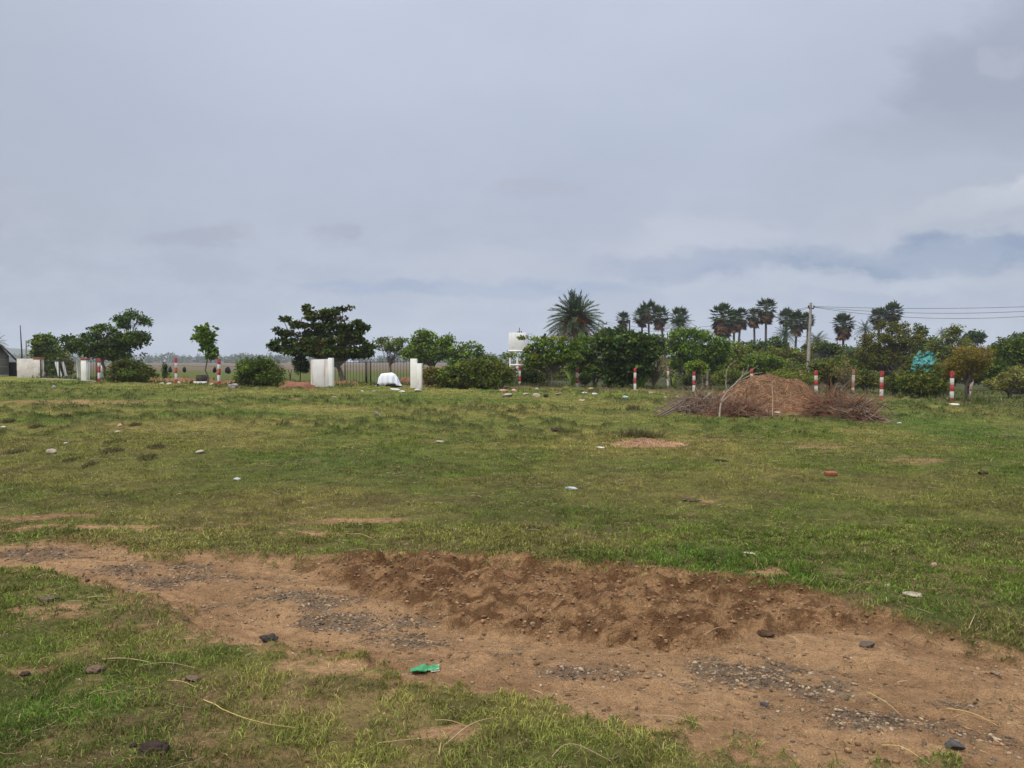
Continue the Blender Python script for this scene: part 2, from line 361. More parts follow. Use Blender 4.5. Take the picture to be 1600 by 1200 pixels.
M_heap = material('compost_heap', (0.31, 0.150, 0.066), rough=0.95, scale=7, amt=0.35, bump=1.0, bscale=26, second=(0.13, 0.066, 0.035), sfac=(0.48, 0.70), sscale=2.4, stretch=(1, 1, 3.0), fine=(60, 0.3))
M_wire = material('wire', (0.025, 0.025, 0.028), rough=0.5, scale=4, amt=0.1)
M_far = material('far_foliage', attr=True, rough=0.8, scale=0.3, amt=0.25, spec=0.1)

# ------------------------------------------------------------------ ground colour (what the soil and turf are made of, place by place, plus painted shade between blades)
def grass_tone(x, y, r=None):
    """base colour of the turf"""
    n1 = fbm(x/2.6, y/2.6, 4, 51); n2 = fbm(x/0.7, y/0.7, 3, 52); n3 = fbm(x/9.0, y/9.0, 3, 53)
    lush = np.array([0.072, 0.126, 0.018]); mid = np.array([0.116, 0.144, 0.026]); straw = np.array([0.262, 0.206, 0.064]); brown = np.array([0.115, 0.075, 0.035])
    yel = np.clip(sm(0.46, 0.66, n1)*0.6+sm(0.5, 0.7, n2)*0.35, 0, 1)
    for a in YEL: yel = np.clip(yel+a[4]*spot(x, y, *a[:4]), 0, 1)
    lu = sm(0.50, 0.64, n3)*0.5
    for a in LUSH: lu = np.clip(lu+a[4]*spot(x, y, *a[:4]), 0, 1); yel = yel*(1-0.75*a[4]*spot(x, y, *a[:4]))
    c = mid+(lush-mid)*lu[..., None]; c = c+(straw-c)*(yel*0.75)[..., None]
    bn = sm(0.60, 0.72, fbm(x/1.4+30, y/1.4, 4, 54))*0.35
    c = c+(brown-c)*bn[..., None]
    k = fbm(x*4.6, y*4.6, 4, 55, 0.75); clump = sm(0.34, 0.64, k)                    # random speckle of darker and paler clumps
    return c*(0.80+0.56*clump)[..., None]
YEL = [(320, 662, 200, 14, 0.6), (620, 640, 300, 14, 0.35), (780, 660, 350, 30, 0.35), (480, 775, 120, 16, 0.5), (560, 800, 200, 14, 0.4), (1200, 760, 200, 18, 0.25),
       (1050, 690, 110, 12, 0.5), (1250, 700, 260, 20, 0.3), (1480, 770, 180, 40, 0.3), (120, 800, 260, 22, 0.35), (130, 745, 200, 20, 0.2)]
LUSH = [(420, 648, 70, 6, 0.6), (650, 715, 230, 22, 0.8), (300, 720, 330, 22, 0.45), (880, 800, 300, 28, 0.4), (1000, 870, 330, 20, 0.7), (1480, 660, 180, 22, 0.9), (1570, 690, 120, 22, 0.8),
        (1000, 725, 200, 16, 0.6), (1250, 905, 150, 20, 0.7), (1450, 940, 160, 26, 0.4), (80, 1120, 160, 60, 0.3), (260, 1040, 150, 30, 0.3), (640, 1125, 130, 30, 0.5), (980, 1180, 330, 36, 0.3)]
BARE = [(60, 805, 130, 6, 0.8), (150, 822, 180, 6, 0.8), (270, 822, 120, 8, 0.7), (560, 815, 150, 8, 0.75), (520, 835, 160, 7, 0.6), (30, 825, 90, 7, 0.8), (420, 815, 120, 5, 0.6),
        (1200, 893, 45, 9, 0.9), (1095, 782, 30, 5, 0.9), (1010, 692, 46, 8, 0.95), (1275, 700, 70, 5, 0.7), (1430, 722, 70, 7, 0.6), (1120, 688, 70, 5, 0.6),
        (60, 960, 130, 22, 0.6), (190, 985, 110, 14, 0.6), (300, 1000, 90, 14, 0.55), (40, 1045, 90, 14, 0.7), (690, 1145, 90, 20, 0.9), (520, 1040, 110, 26, 0.8), (60, 1170, 60, 18, 0.6),
        (1200, 1185, 90, 12, 0.7), (1090, 1192, 60, 10, 0.5), (300, 1120, 60, 10, 0.4), (830, 1095, 90, 10, 0.6), (140, 628, 160, 3, 0.9), (400, 622, 200, 3, 0.45), (20, 630, 90, 4, 0.8),
        (900, 1190, 60, 8, 0.4), (1385, 893, 40, 5, 0.4), (1290, 950, 60, 10, 0.5)]
GRAV = [(60, 858, 130, 9, 0.8), (230, 880, 110, 8, 0.7), (290, 898, 130, 8, 0.75), (430, 905, 60, 10, 0.5), (370, 925, 60, 8, 0.6), (560, 955, 130, 16, 0.95), (640, 985, 80, 14, 0.9), (480, 930, 90, 14, 0.8), (560, 900, 80, 10, 0.4),
        (960, 1038, 110, 11, 0.7), (760, 1012, 60, 9, 0.45), (1170, 1040, 110, 28, 1.0), (1270, 1055, 80, 22, 0.85), (1190, 1000, 70, 10, 0.5), (1330, 1075, 90, 16, 0.7), (1370, 1108, 90, 22, 0.9), (1480, 1120, 90, 18, 0.8), (1560, 1140, 90, 20, 0.7), (1420, 1085, 130, 16, 0.5), (1240, 1100, 110, 14, 0.5)]
def bare_mask(x, y):
    b = np.zeros_like(x)
    for a in BARE: b = np.maximum(b, a[4]*spot(x, y, *a[:4], 1.5, 0.2))
    n = fbm(x*3.5, y*4.5, 4, 61, 0.6)
    n = 0.6*n+0.4*fbm(x*11, y*11, 3, 62, 0.7); m = sm(0.66, 0.36, n+0.34-0.58*b)*np.minimum(1, b*2)*(1-0.45*sm(9, 14, y)*sm(30, 24, y))
    d = y-fy(FENCE, x)
    bank = np.exp(-((d+0.95)/0.5)**2)*sm(-9, -4, x)*sm(0.25, 0.45, fbm(x*0.9, y*0.9, 3, 63)+0.1)
    redb = np.exp(-((d-1.2)/0.7)**2)*sm(-7, -9, x)*sm(-24, -22, x)
    near = sm(0.55, 0.70, fbm(x*1.7, y*1.7, 4, 64))*0.35*sm(7, 4, y)
    return np.clip(np.maximum.reduce([m, bank, redb, near]), 0, 1)
def gravel_mask(x, y):
    b = np.zeros_like(x)
    for a in GRAV: b = np.maximum(b, a[4]*spot(x, y, a[0], a[1], a[2]*1.2, a[3]*1.35, 1.5, 0.1))
    return np.clip(sm(0.30, 0.75, b*0.62+0.9*(fbm(x*5, y*7, 4, 65, 0.65)-0.36)), 0, 1)
def ground_color(x, y):
    tone = grass_tone(x, y)*1.0
    far = sm(10, 3, y)[..., None]
    thatch_shade = np.array([0.058, 0.046, 0.021])*(0.6+0.9*fbm(x*9, y*9, 3, 74)[..., None]); soil_in_turf = np.array([0.15, 0.098, 0.052])  # dark thatch tone paints in the shade between grass blades
    nearp = sm(0.50, 0.64, fbm(x*2.3, y*2.3, 4, 64))[..., None]*far
    under = sm(46, 30, y)[..., None]
    under = under*(0.30+0.32*sm(22, 8, y)[..., None]); c = tone*(1-under)+thatch_shade*under
    c = c+(soil_in_turf-c)*nearp*0.7
    hm = hummock(x, y)[..., None]; c = c*(1-0.0*hm)+(np.array([0.040, 0.050, 0.016])-c)*hm*0.6
    light = np.array([0.400, 0.243, 0.124]); dirt2 = np.array([0.272, 0.158, 0.080]); mudc = np.array([0.128, 0.064, 0.029]); mudl = np.array([0.315, 0.182, 0.088])
    nn = fbm(x*2.2, y*3.0, 4, 66)[..., None]
    ds = light+(dirt2-light)*np.clip(0.55*sm(0.40, 0.62, nn)+0.75*sm(0.50, 0.66, rut_bands(x, y)[..., None]), 0, 1)
    b = bare_mask(x, y)[..., None]
    d = y-fy(FENCE, x)
    bank = (np.exp(-((d+0.95)/0.6)**2)*sm(-9, -4, x))[..., None]; redb = (np.exp(-((d-1.2)/0.8)**2)*sm(-7, -9, x)*sm(-24, -22, x))[..., None]
    bc = ds*0.85; bc = bc+(np.array([0.070, 0.050, 0.034])-bc)*bank; bc = bc+(np.array([0.22, 0.10, 0.055])-bc)*redb
    c = c+(bc-c)*b
    t = track_mask(x, y)[..., None]; c = c+(ds-c)*t
    m = mud_mask(x, y)[..., None]; mn = fbm(x*6.5+9, y*10, 5, 67, 0.7)[..., None]
    mc = mudc+(mudl-mudc)*sm(0.42, 0.62, mn); c = c+(mc-c)*m*0.92
    gm = gravel_mask(x, y)[..., None]*np.clip(t+b, 0, 1)*(1-m*0.8)
    gn = vnoise(x*48, y*48, 68)[..., None]
    gc = np.array([0.085, 0.068, 0.053])+(np.array([0.20, 0.16, 0.12])-np.array([0.085, 0.068, 0.053]))*sm(0.45, 0.9, gn)
    c = c+(gc-c)*gm*0.72
    # fields beyond the fence
    fn = fbm(x/14, y/30, 4, 71)
    fieldc = np.array([0.125, 0.090, 0.062])+(np.array([0.10, 0.085, 0.042])-np.array([0.125, 0.090, 0.062]))*sm(0.45, 0.7, fn)[..., None]
    paddy = np.array([0.082, 0.094, 0.026])
    fc = paddy+(fieldc-paddy)*sm(85, 120, y+(fn-0.5)*40)[..., None]
    bey = sm(2.5, 4.5, d)[..., None]*sm(30, 34, y)[..., None]
    scrub = np.array([0.055, 0.058, 0.026])*(0.7+0.6*fbm(x/1.5, y/1.5, 3, 73)[..., None]); sf = (sm(-9, -6, x)*sm(1.0, 3.0, d)*sm(130, 100, y))[..., None]
    c = c+(fc-c)*bey
    return c+(scrub-c)*sf*sm(30, 33, y)[..., None]
def axis_grid(lo, hi, d0, k):
    """grid lines: spacing d0 near zero, growing with distance"""
    out = [0.0]
    while out[-1] < hi: out.append(out[-1]+max(d0, k*out[-1]))
    neg = [0.0]
    while neg[-1] > lo: neg.append(neg[-1]-max(d0, -k*neg[-1]))
    return np.array(sorted(set(neg+out)))
def build_ground():
    xs = axis_grid(-1700, 1700, 0.020, 0.0085)
    ys = [-40., -20, -10, -5, -2, 0, 1, 1.6, 2.1]
    while ys[-1] < 1680:
        y = ys[-1]; ys.append(y+max(0.016, min(0.0052*y, 0.00055*y*y+0.006) if y < 60 else 0.03*y))
    ys = np.array(ys); X, Y = np.meshgrid(xs, ys)
    x = X.ravel(); y = Y.ravel()
    z = gz(x, y); z = np.where(np.hypot(x, y) > 70, z_broad(x, y), z)
    col = ground_color(x, y)
    nx, ny = len(xs), len(ys)
    i = (np.arange(ny-1)[:, None]*nx+np.arange(nx-1)[None]).ravel()
    F = np.stack([i, i+1, i+nx+1, i+nx], 1)
    tm = track_mask(x, y)[F].mean(1) > 0.5
    V = np.stack([x, y, z], 1)
    def part(name, sel, mat, label):
        f = F[sel]; used, inv = np.unique(f.ravel(), return_inverse=True)
        o = mesh_np(name, V[used], inv.reshape(-1, 4), mat, None, col[used], True); tag(o, label, name.replace('_', ' '), kind='structure')
    part('dirt_track', tm, M_track, 'rutted brown dirt track crossing the pasture with patches of grey gravel')
    part('ground', ~tm, M_ground, 'open grazed pasture with worn brown patches running out to flat fields')
    print('ground verts', len(V))
build_ground()

# ------------------------------------------------------------------ grass
def sample_view(r, n, d0, d1, pw, margin=1.12):
    """scatter over the ground ahead, thinning with distance"""
    a = 2-pw                                              # density ~ y^-pw per m2, width ~ y
    u = r.rand(n); y = (d0**a+u*(d1**a-d0**a))**(1/a) if abs(a) > 1e-6 else d0*(d1/d0)**u
    x = r.uniform(-1, 1, n)*(0.68*y*margin+0.35); return x, y
def blades(x, y, h, w, bend, col, r, two=True):
    n = len(x); z = gz(x, y)-0.004
    th = r.uniform(0, 2*np.pi, n); ph = r.uniform(0, 2*np.pi, n)
    A = np.stack([np.cos(th), np.sin(th), 0*th], 1); Ld = np.stack([np.cos(ph), np.sin(ph), 0*ph], 1)
    B = np.stack([x, y, z], 1); h = h[:, None]; w = w[:, None]/2; bend = bend[:, None]; up = np.array([0, 0, 1.])
    if two:
        m = B+up*h*0.55+Ld*bend*h*0.35; t = B+up*h*(1-0.35*bend)+Ld*bend*h
        V = np.stack([B-A*w, B+A*w, m+A*w*0.8, m-A*w*0.8, t], 1).reshape(-1, 3)
        k = np.arange(n)[:, None]*5; F = [k+np.array([0, 1, 2, 3]), k+np.array([3, 2, 4])]
        cc = np.repeat(col, 5, 0)
    else:
        t = B+up*h*(1-0.3*bend)+Ld*bend*h
        V = np.stack([B-A*w, B+A*w, t], 1).reshape(-1, 3); F = [np.arange(3*n).reshape(-1, 3)]; cc = np.repeat(col, 3, 0)
    return V, F, cc
HEAP = G0(1195, 646)
def build_grass():
    r = RS(3); mb = MB()
    for n, d0, d1, pw, two in ((430000, 2.3, 7.0, 1.0, True), (420000, 7.0, 16.0, 1.5, False), (300000, 16.0, 48.0, 1.6, False)):
        x, y = sample_view(r, n, d0, d1, pw)
        tm = track_mask(x, y); bm_ = bare_mask(x, y)
        patch = 0.45+0.75*sm(0.36, 0.60, fbm(x*1.5, y*1.5, 4, 91))*1.0
        tuft = sm(0.30, 0.62, fbm(x*9, y*9, 2, 92))
        p = np.clip(patch*(0.35+0.75*tuft), 0, 1)*(1-np.clip(bm_*1.05, 0, 0.97))*(1-np.clip(tm*1.02, 0, 0.996))
        d = y-fy(FENCE, x); heap = (np.hypot((x-HEAP[0])/1.7, (y-HEAP[1])/1.5) < 1)*1.0
        p = p*(1-heap)*np.where(d > 4, 0.6, 1)
        keep = r.rand(n) < p; x = x[keep]; y = y[keep]; m = len(x); d = d[keep]; tuft = tuft[keep]
        hm = hummock(x, y); edge = np.exp(-((y-fy(T_FAR, x)-0.35)/0.35)**2)*sm(-1.5, 0.5, x)*sm(3.2, 2.0, x)
        h = (0.010+0.021*r.rand(m)**1.8)*(0.7+0.55*tuft)*(1+0.6*fbm(x/1.2, y/1.2, 2, 94))*(1+1.6*hm+0.7*edge)
        h = h*np.where(y > 7, 1.0+np.minimum((y-7)/40, 0.5), 1.0)
        fl = sm(-2.2, -0.2, d); h = h*(1+2.4*fl*r.rand(m))
        px = y/768
        w = np.maximum(0.0024+0.0020*r.rand(m), px*r.uniform(0.55, 1.0, m))
        col = grass_tone(x, y)
        dry = np.array([[0.23, 0.165, 0.065], [0.17, 0.11, 0.05], [0.26, 0.20, 0.095]])[r.randint(0, 3, m)]; isdry = r.rand(m) < 0.16+0.22*sm(0.45, 0.65, fbm(x*0.8, y*0.8, 3, 95))
        c2 = np.where(isdry[:, None], dry*r.uniform(0.6, 1.1, (m, 1)), col)
        c2 = c2*(0.55+1.15*r.rand(m, 1)**1.5)*np.array([0.98, 1.10, 0.98])
        c2 = c2+(np.array([0.034, 0.050, 0.014])-c2)*(hm*0.7)[:, None]
        bend = np.where(isdry, r.uniform(0.7, 1.6, m), r.uniform(0.2, 1.2, m))
        V, F, cc = blades(x, y, h, w, bend, c2, r, two); mb.add(V, F, cc)
    o = mb.build('grass', M_grass); tag(o, 'short grazed grass of green and straw yellow blades covering the pasture', 'grass', kind='stuff')
    # tall weeds along the foot of the fence and behind it
    mb = MB(); n = 26000; x = r.uniform(-34, 36, n); d = np.abs(r.normal(0, 1, n))*2.4-0.5; y = fy(FENCE, x)+d
    k = sm(0.42, 0.62, fbm(x*0.7, y*0.7, 3, 96))*np.where(x < -6, 0.35, 1.0); keep = r.rand(n) < k; x = x[keep]; y = y[keep]; m = len(x)
    h = r.uniform(0.10, 0.45, m)*np.where(x < -6, 0.6, 1.0); w = r.uniform(0.02, 0.05, m)
    base = np.array([[0.07, 0.10, 0.022], [0.10, 0.115, 0.03], [0.045, 0.07, 0.02], [0.14, 0.12, 0.05]])[r.randint(0, 4, m)]*r.uniform(0.7, 1.2, (m, 1))
    V, F, cc = blades(x, y, h, w, r.uniform(0.1, 0.9, m), base, r, True); mb.add(V, F, cc)
    tag(mb.build('weeds', M_grass), 'tall uneven weeds growing along the foot of the striped posts', 'weeds', kind='stuff')
build_grass()

# ------------------------------------------------------------------ gravel, clods and straw on the track
def build_scatter():
    r = RS(8)
    def stones(name, n, x, y, s, cols, label, cat, flat=0.6, sub=1):
        protos = [rock_v(r, sub, 0.3) for _ in range(8)]; mb = MB()
        which = r.randint(0, 8, len(x)); z = gz(x, y)
        for k, (V, F) in enumerate(protos):
            i = np.where(which == k)[0]
            if not len(i): continue
            a = r.uniform(0, 6.28, len(i)); sc = s[i]
            ex = r.uniform(0.7, 1.4, (len(i), 1)); R = np.zeros((len(i), 3, 3)); R[:, 0, 0] = np.cos(a); R[:, 0, 1] = -np.sin(a); R[:, 1, 0] = np.sin(a); R[:, 1, 1] = np.cos(a); R[:, 2, 2] = 1
            P = V[None]*np.stack([ex[:, 0], 1/ex[:, 0], r.uniform(0.4, flat+0.25, len(i))], 1)[:, None]*sc[:, None, None]
            P = np.einsum('nij,nvj->nvi', R, P)+np.stack([x[i], y[i], z[i]+sc*0.12], 1)[:, None]
            Fk = (F[None]+(np.arange(len(i))*len(V))[:, None, None]).reshape(-1, 3)
            mb.add(P.reshape(-1, 3), Fk, np.repeat(cols[i], len(V), 0))
        return tag(mb.build(name, M_stone), label, cat, kind='stuff')
    x, y = sample_view(r, 260000, 2.4, 8.0, 1.0)
    gm = gravel_mask(x, y)*np.clip(track_mask(x, y)+0.6*bare_mask(x, y), 0, 1)*(1-0.7*mud_mask(x, y))+0.045*track_mask(x, y)
    k = r.rand(len(x)) < gm*0.55; x = x[k]; y = y[k]; m = len(x)
    pal = np.array([[0.12, 0.098, 0.080], [0.20, 0.165, 0.130], [0.085, 0.066, 0.052], [0.29, 0.24, 0.185], [0.14, 0.105, 0.075], [0.24, 0.16, 0.095]])
    stones('gravel', m, x, y, 0.0035+0.0115*r.rand(m)**2.4, pal[r.randint(0, 6, m)]*r.uniform(0.75, 1.15, (m, 1))*np.array([1.1, 1.0, 0.85]), 'grey crushed stone gravel pressed into the dirt track', 'gravel')
    x, y = sample_view(r, 90000, 2.4, 8.0, 1.0)
    gm = mud_mask(x, y)*0.8+0.22*track_mask(x, y)+0.1*bare_mask(x, y)
    k = r.rand(len(x)) < gm*0.5; x = x[k]; y = y[k]; m = len(x)
    stones('earth_clods', m, x, y, 0.0025+0.016*r.rand(m)**6, np.array([0.19, 0.112, 0.060])*r.uniform(0.7, 1.5, (m, 1)), 'crumbled brown earth clods in the churned part of the track', 'clods')
    # straw
    n = 26000; x, y = sample_view(r, n, 2.4, 17.0, 1.35)
    k = r.rand(n) < np.clip(0.30+0.9*sm(0.5, 0.68, fbm(x*1.2, y*1.2, 3, 99))-0.25*(y > 9), 0, 1); x = x[k]; y = y[k]; m = len(x)
    Ln = (0.012+0.13*r.rand(m)**6)*(1+np.maximum(y-6, 0)*0.05); a = r.uniform(0, 6.28, m)+0; cv = r.normal(0, 0.35, m)
    t = np.linspace(-0.5, 0.5, 5)[None]; ang = a[:, None]+cv[:, None]*t*2
    P = np.stack([x[:, None]+np.cos(ang)*t*Ln[:, None], y[:, None]+np.sin(ang)*t*Ln[:, None], 0*ang], -1)
    P[..., 2] = gz(P[..., 0], P[..., 1])+0.006+0.022*r.rand(m, 1)*np.where(track_mask(x, y) > 0.5, 0.3, 1)[:, None]+r.uniform(-0.15, 0.15, (m, 1))*t*Ln[:, None]
    V, F = tubes(P, np.maximum(r.uniform(0.0006, 0.0016, m), y*0.00028)[:, None]*np.array([1, 1, 1, 0.9, 0.5]), 3)
    pal = np.array([[0.34, 0.24, 0.12], [0.38, 0.28, 0.15], [0.22, 0.14, 0.075], [0.15, 0.095, 0.055], [0.42, 0.33, 0.20], [0.10, 0.065, 0.04]])
    cc = np.repeat(pal[r.randint(0, 6, m)]*r.uniform(0.7, 1.1, (m, 1)), 15, 0)
    tag(mesh_np('straw_litter', V, F, M_twig, None, cc), 'dry straw and stalk bits strewn over grass and track', 'straw', kind='stuff')
build_scatter()

# ------------------------------------------------------------------ trees, bushes and palms
DARK = (0.024, 0.046, 0.014); MID = (0.042, 0.072, 0.019); BRIGHT = (0.062, 0.112, 0.022); OLIVE = (0.066, 0.076, 0.024)
YELG = (0.098, 0.128, 0.030); BLUE = (0.030, 0.052, 0.028); RUST = (0.10, 0.05, 0.022); PALE = (0.13, 0.15, 0.085); BROWN = (0.105, 0.07, 0.036); TAWNY = (0.105, 0.092, 0.034)
def leaf_cloud(r, blobs, n_clump, n_leaf, size, clump, color, color2=None, mix2=0.25, flat=0.6, droop=0.0, up=0.5, aspect=0.38, hollow=0.45):
    """blobs (k,6) centre and radii -> leaf quads gathered in clumps; returns V, F, colour, clump centres"""
    b = np.asarray(blobs, float); vol = (b[:, 3]*b[:, 4]*b[:, 5])**0.75; k = r.choice(len(b), n_clump, p=vol/vol.sum())
    d = unit(r.normal(size=(n_clump, 3))); rr = hollow+(1-hollow)*r.rand(n_clump)**0.6
    cc = b[k, :3]+d*rr[:, None]*b[k, 3:]
    m = n_clump*n_leaf; ci = np.repeat(np.arange(n_clump), n_leaf)
    csz = clump*r.uniform(0.55, 1.35, n_clump)
    off = unit(r.normal(size=(m, 3)))*(r.rand(m, 1)**0.5)*csz[ci][:, None]*np.array([1, 1, flat])
    P = cc[ci]+off
    A = unit(unit(off+1e-6)*0.7+r.normal(size=(m, 3))*0.6+np.array([0, 0, -droop])); Nn = unit(r.normal(size=(m, 3))+np.array([0, 0, up*2.0])); Sd = unit(np.cross(Nn, A))
    V, F = diamonds(P, A, Sd, size*r.uniform(0.65, 1.35, m), size*aspect*r.uniform(0.8, 1.2, m))
    c = np.asarray(color)*np.ones((n_clump, 3))
    if color2 is not None: c = np.where(r.rand(n_clump, 1) < mix2, np.asarray(color2), c)
    c = c*r.uniform(0.70, 1.35, (n_clump, 1)); c = c[ci]*r.uniform(0.75, 1.3, (m, 1))*np.array([1, 1, 1])+r.normal(0, 0.004, (m, 3))
    return V, F, np.repeat(np.maximum(c*np.array([2.2, 1.85, 0.9]), 0.004), 4, 0), cc
def limb(r, a, b, r0, r1, n=6, wob=0.08, sag=0.0):
    t = np.linspace(0, 1, n)[:, None]; L = np.linalg.norm(np.subtract(b, a)); P = np.asarray(a)*(1-t)+np.asarray(b)*t
    P[1:-1] += r.normal(0, wob*L, (n-2, 3))*np.array([1, 1, 0.5]); P[:, 2] += sag*L*np.sin(np.pi*t[:, 0])
    return P, np.linspace(r0, r1, n)
def plant(name, label, cat, px, py, blobs, D=None, n=(90, 26), size=0.12, clump=0.28, color=MID, color2=None, mix2=0.25, trunk=0.06, fork=None, limbs=14, seed=0, group=None, depth=0.8, lean=0.0, stems=1, trunk_mat=None, **kw):
    """a tree or shrub rooted at pixel (px,py); blobs are crown lobes (px,py,rx,ry[,dy]) at the plant's distance"""
    r = RS(seed+int(px)*7+int(py)); base = G(px, py) if D is None else None
    if D is not None:
        p = at(px, py, D); base = np.array([p[0], D, g(p[0], D)])
    k = base[1]/1200.0; bl = []
    for q in blobs:
        c = at(q[0], q[1], base[1]); bl.append((c[0]-base[0], (q[4] if len(q) > 4 else r.uniform(-0.25, 0.25)*q[2]*k), c[2]-base[2], q[2]*k, min(q[2], q[3]*2.2)*k*depth, q[3]*k))
    bl = np.array(bl)
    t = thing(name, base, label, cat, group)
    V, F, cc, cl = leaf_cloud(r, bl, n[0], n[1], size, clump, color, color2, mix2, **kw)
    V[:, 2] = np.maximum(V[:, 2], 0.01+0*V[:, 2])
    mesh_np('crown', V, [F], M_leaf, t, cc)
    mb = MB(); zc = np.average(bl[:, 2], weights=bl[:, 3]); top = np.array([np.average(bl[:, 0], weights=bl[:, 3])*0.6, 0, zc])
    fk = np.array([top[0]*0.5+lean, 0, (fork if fork is not None else max(0.2, (bl[:, 2]-bl[:, 5]).min()))])
    for s in range(stems):
        o = np.array([r.uniform(-1, 1), r.uniform(-1, 1), 0])*trunk*2.2*(stems > 1)
        f2 = fk+o*2.0*(stems > 1)
        P, R = limb(r, o+np.array([0, 0, -0.1]), f2, trunk*(1.25 if stems == 1 else 0.8), trunk*0.85, 6, 0.04); R[0] *= 1.35
        mb.add(*tubes(P[None], R[None], 7))
        for i in r.choice(len(cl), min(len(cl), limbs), replace=False):
            mid = f2+(cl[i]-f2)*0.5+np.array([0, 0, 0.08*np.linalg.norm(cl[i]-f2)])
            P, R = limb(r, f2-np.array([0, 0, trunk*r.rand()]), cl[i], trunk*0.55, trunk*0.10+0.004, 6, 0.05, 0.05); mb.add(*tubes(P[None], R[None], 5))
    mb.build('trunk', trunk_mat or M_bark, t, True)
    return t

# left side
plant('tree', 'rounded green tree rising behind the gap between stained wall and slanting white props', 'tree', 74, 591, [(72, 545, 17, 20), (80, 568, 17, 20), (68, 532, 12, 9), (60, 556, 8, 12)], D=60, n=(110, 26), size=0.24, clump=0.42, color=MID, trunk=0.09)
plant('tree', 'thin yellowish green tree beside the rounded tree behind the railings', 'tree', 99, 590, [(98, 560, 10, 20), (104, 572, 9, 14)], D=62, n=(40, 22), size=0.2, clump=0.36, color=OLIVE, color2=YELG, trunk=0.05)
plant('tree', 'broad dark spreading tree above the white pillar with the brick cap', 'tree', 168, 596, [(108, 533, 15, 9), (118, 545, 18, 9), (140, 536, 24, 14), (165, 518, 22, 11), (150, 550, 24, 10), (182, 535, 30, 14), (205, 528, 24, 13), (222, 530, 14, 9), (196, 553, 24, 9), (170, 545, 26, 14), (148, 512, 6, 6), (92, 529, 6, 3)], D=50, n=(300, 26), size=0.17, clump=0.34, color=DARK, color2=MID, mix2=0.3, trunk=0.11, limbs=26, stems=2, flat=0.45)
plant('tree', 'feathery tall sapling overtopping the broad dark spreading tree', 'tree', 200, 594, [(201, 488, 7, 7), (210, 493, 10, 6), (222, 500, 11, 6), (190, 499, 8, 8), (200, 508, 9, 6), (186, 506, 6, 5), (228, 506, 6, 4)], D=57, n=(54, 20), size=0.26, clump=0.36, color=(0.028, 0.058, 0.02), trunk=0.045, fork=3.2, limbs=10, droop=0.7, aspect=0.22)
plant('bush', 'dense rounded bush at the foot of the broad dark spreading tree', 'bush', 205, 598, [(206, 580, 34, 17), (185, 584, 20, 14), (222, 586, 20, 11), (200, 570, 18, 9)], n=(260, 26), size=0.11, clump=0.24, color=(0.034, 0.045, 0.015), color2=MID, trunk=0.05, stems=3)
plant('shrub', 'slim dark conifer-like shrub left of the first striped post of a pair', 'shrub', 258, 593, [(258, 570, 3, 6), (258, 580, 4.5, 9)], n=(40, 20), size=0.09, clump=0.13, color=(0.03, 0.055, 0.025), trunk=0.02)
plant('sapling', 'thin lopsided sapling with sparse leaves between the two striped posts near the pile stump', 'sapling', 323, 601, [(316, 517, 7, 6), (327, 519, 6, 6), (311, 528, 6, 5), (322, 532, 8, 7), (325, 544, 8, 5), (334, 553, 7, 3), (319, 540, 5, 6), (330, 557, 4, 2.5)], n=(52, 16), size=0.2, clump=0.2, color=(0.034, 0.070, 0.020), color2=BRIGHT, trunk=0.035, fork=2.2, limbs=12, lean=-0.12, aspect=0.45)
plant('bush', 'wide spiky leaved bush standing between a striped post and the red soil', 'bush', 405, 605, [(405, 582, 34, 20), (392, 574, 22, 13), (425, 586, 22, 17), (383, 588, 16, 14), (408, 566, 16, 8)], n=(300, 26), size=0.17, clump=0.24, color=(0.03, 0.05, 0.016), color2=BRIGHT, mix2=0.22, trunk=0.05, stems=4, aspect=0.14, up=0.1, droop=0.2)
plant('tree', 'small round headed dark tree on a thin stem left of the stained white block', 'tree', 469, 600, [(470, 568, 11, 8), (471, 577, 10, 6), (470, 559, 6, 2.5)], D=44, n=(70, 24), size=0.13, clump=0.2, color=(0.016, 0.026, 0.012), trunk=0.035, fork=0.7, limbs=8)
# the big tiered tree
TIER = [(500, 550, 60, 5.5), (450, 545, 30, 4.5), (426, 540, 8, 2.5), (552, 553, 28, 6), (574, 548, 9, 11), (480, 543, 38, 5), (530, 545, 38, 6), (447, 533, 22, 3), (500, 533, 42, 5), (545, 532, 24, 6), (445, 521, 16, 3), (434, 516, 8, 2),
        (490, 522, 36, 5), (545, 520, 24, 5), (566, 511, 9, 3), (562, 505, 6, 2.5), (462, 507, 17, 3.5), (447, 499, 8, 3), (500, 509, 32, 5), (536, 509, 17, 4), (516, 498, 22, 3.5), (490, 494, 18, 4), (477, 481, 6, 3), (491, 478, 6, 2.5), (483, 487, 9, 3.5), (514, 489, 16, 3.5), (531, 484, 11, 2.5), (544, 480, 6, 1.8), (518, 556, 26, 4)]
plant('tree', 'large tiered dark green tree with flat layered crown behind the barred gate', 'tree', 538, 600, TIER, D=44, n=(760, 20), size=0.19, clump=0.19, color=(0.026, 0.046, 0.013), color2=(0.055, 0.045, 0.018), mix2=0.10, trunk=0.13, fork=1.1, limbs=46, flat=0.42, up=0.7, aspect=0.42, hollow=0.25)
plant('tree', 'airy thin branched tree behind the white sheet covered heap', 'tree', 612, 596, [(610, 535, 20, 8), (592, 535, 9, 8), (630, 541, 16, 12), (603, 545, 14, 6)], D=72, n=(84, 20), size=0.2, clump=0.4, color=MID, color2=OLIVE, trunk=0.05, stems=3, limbs=12, fork=1.0)
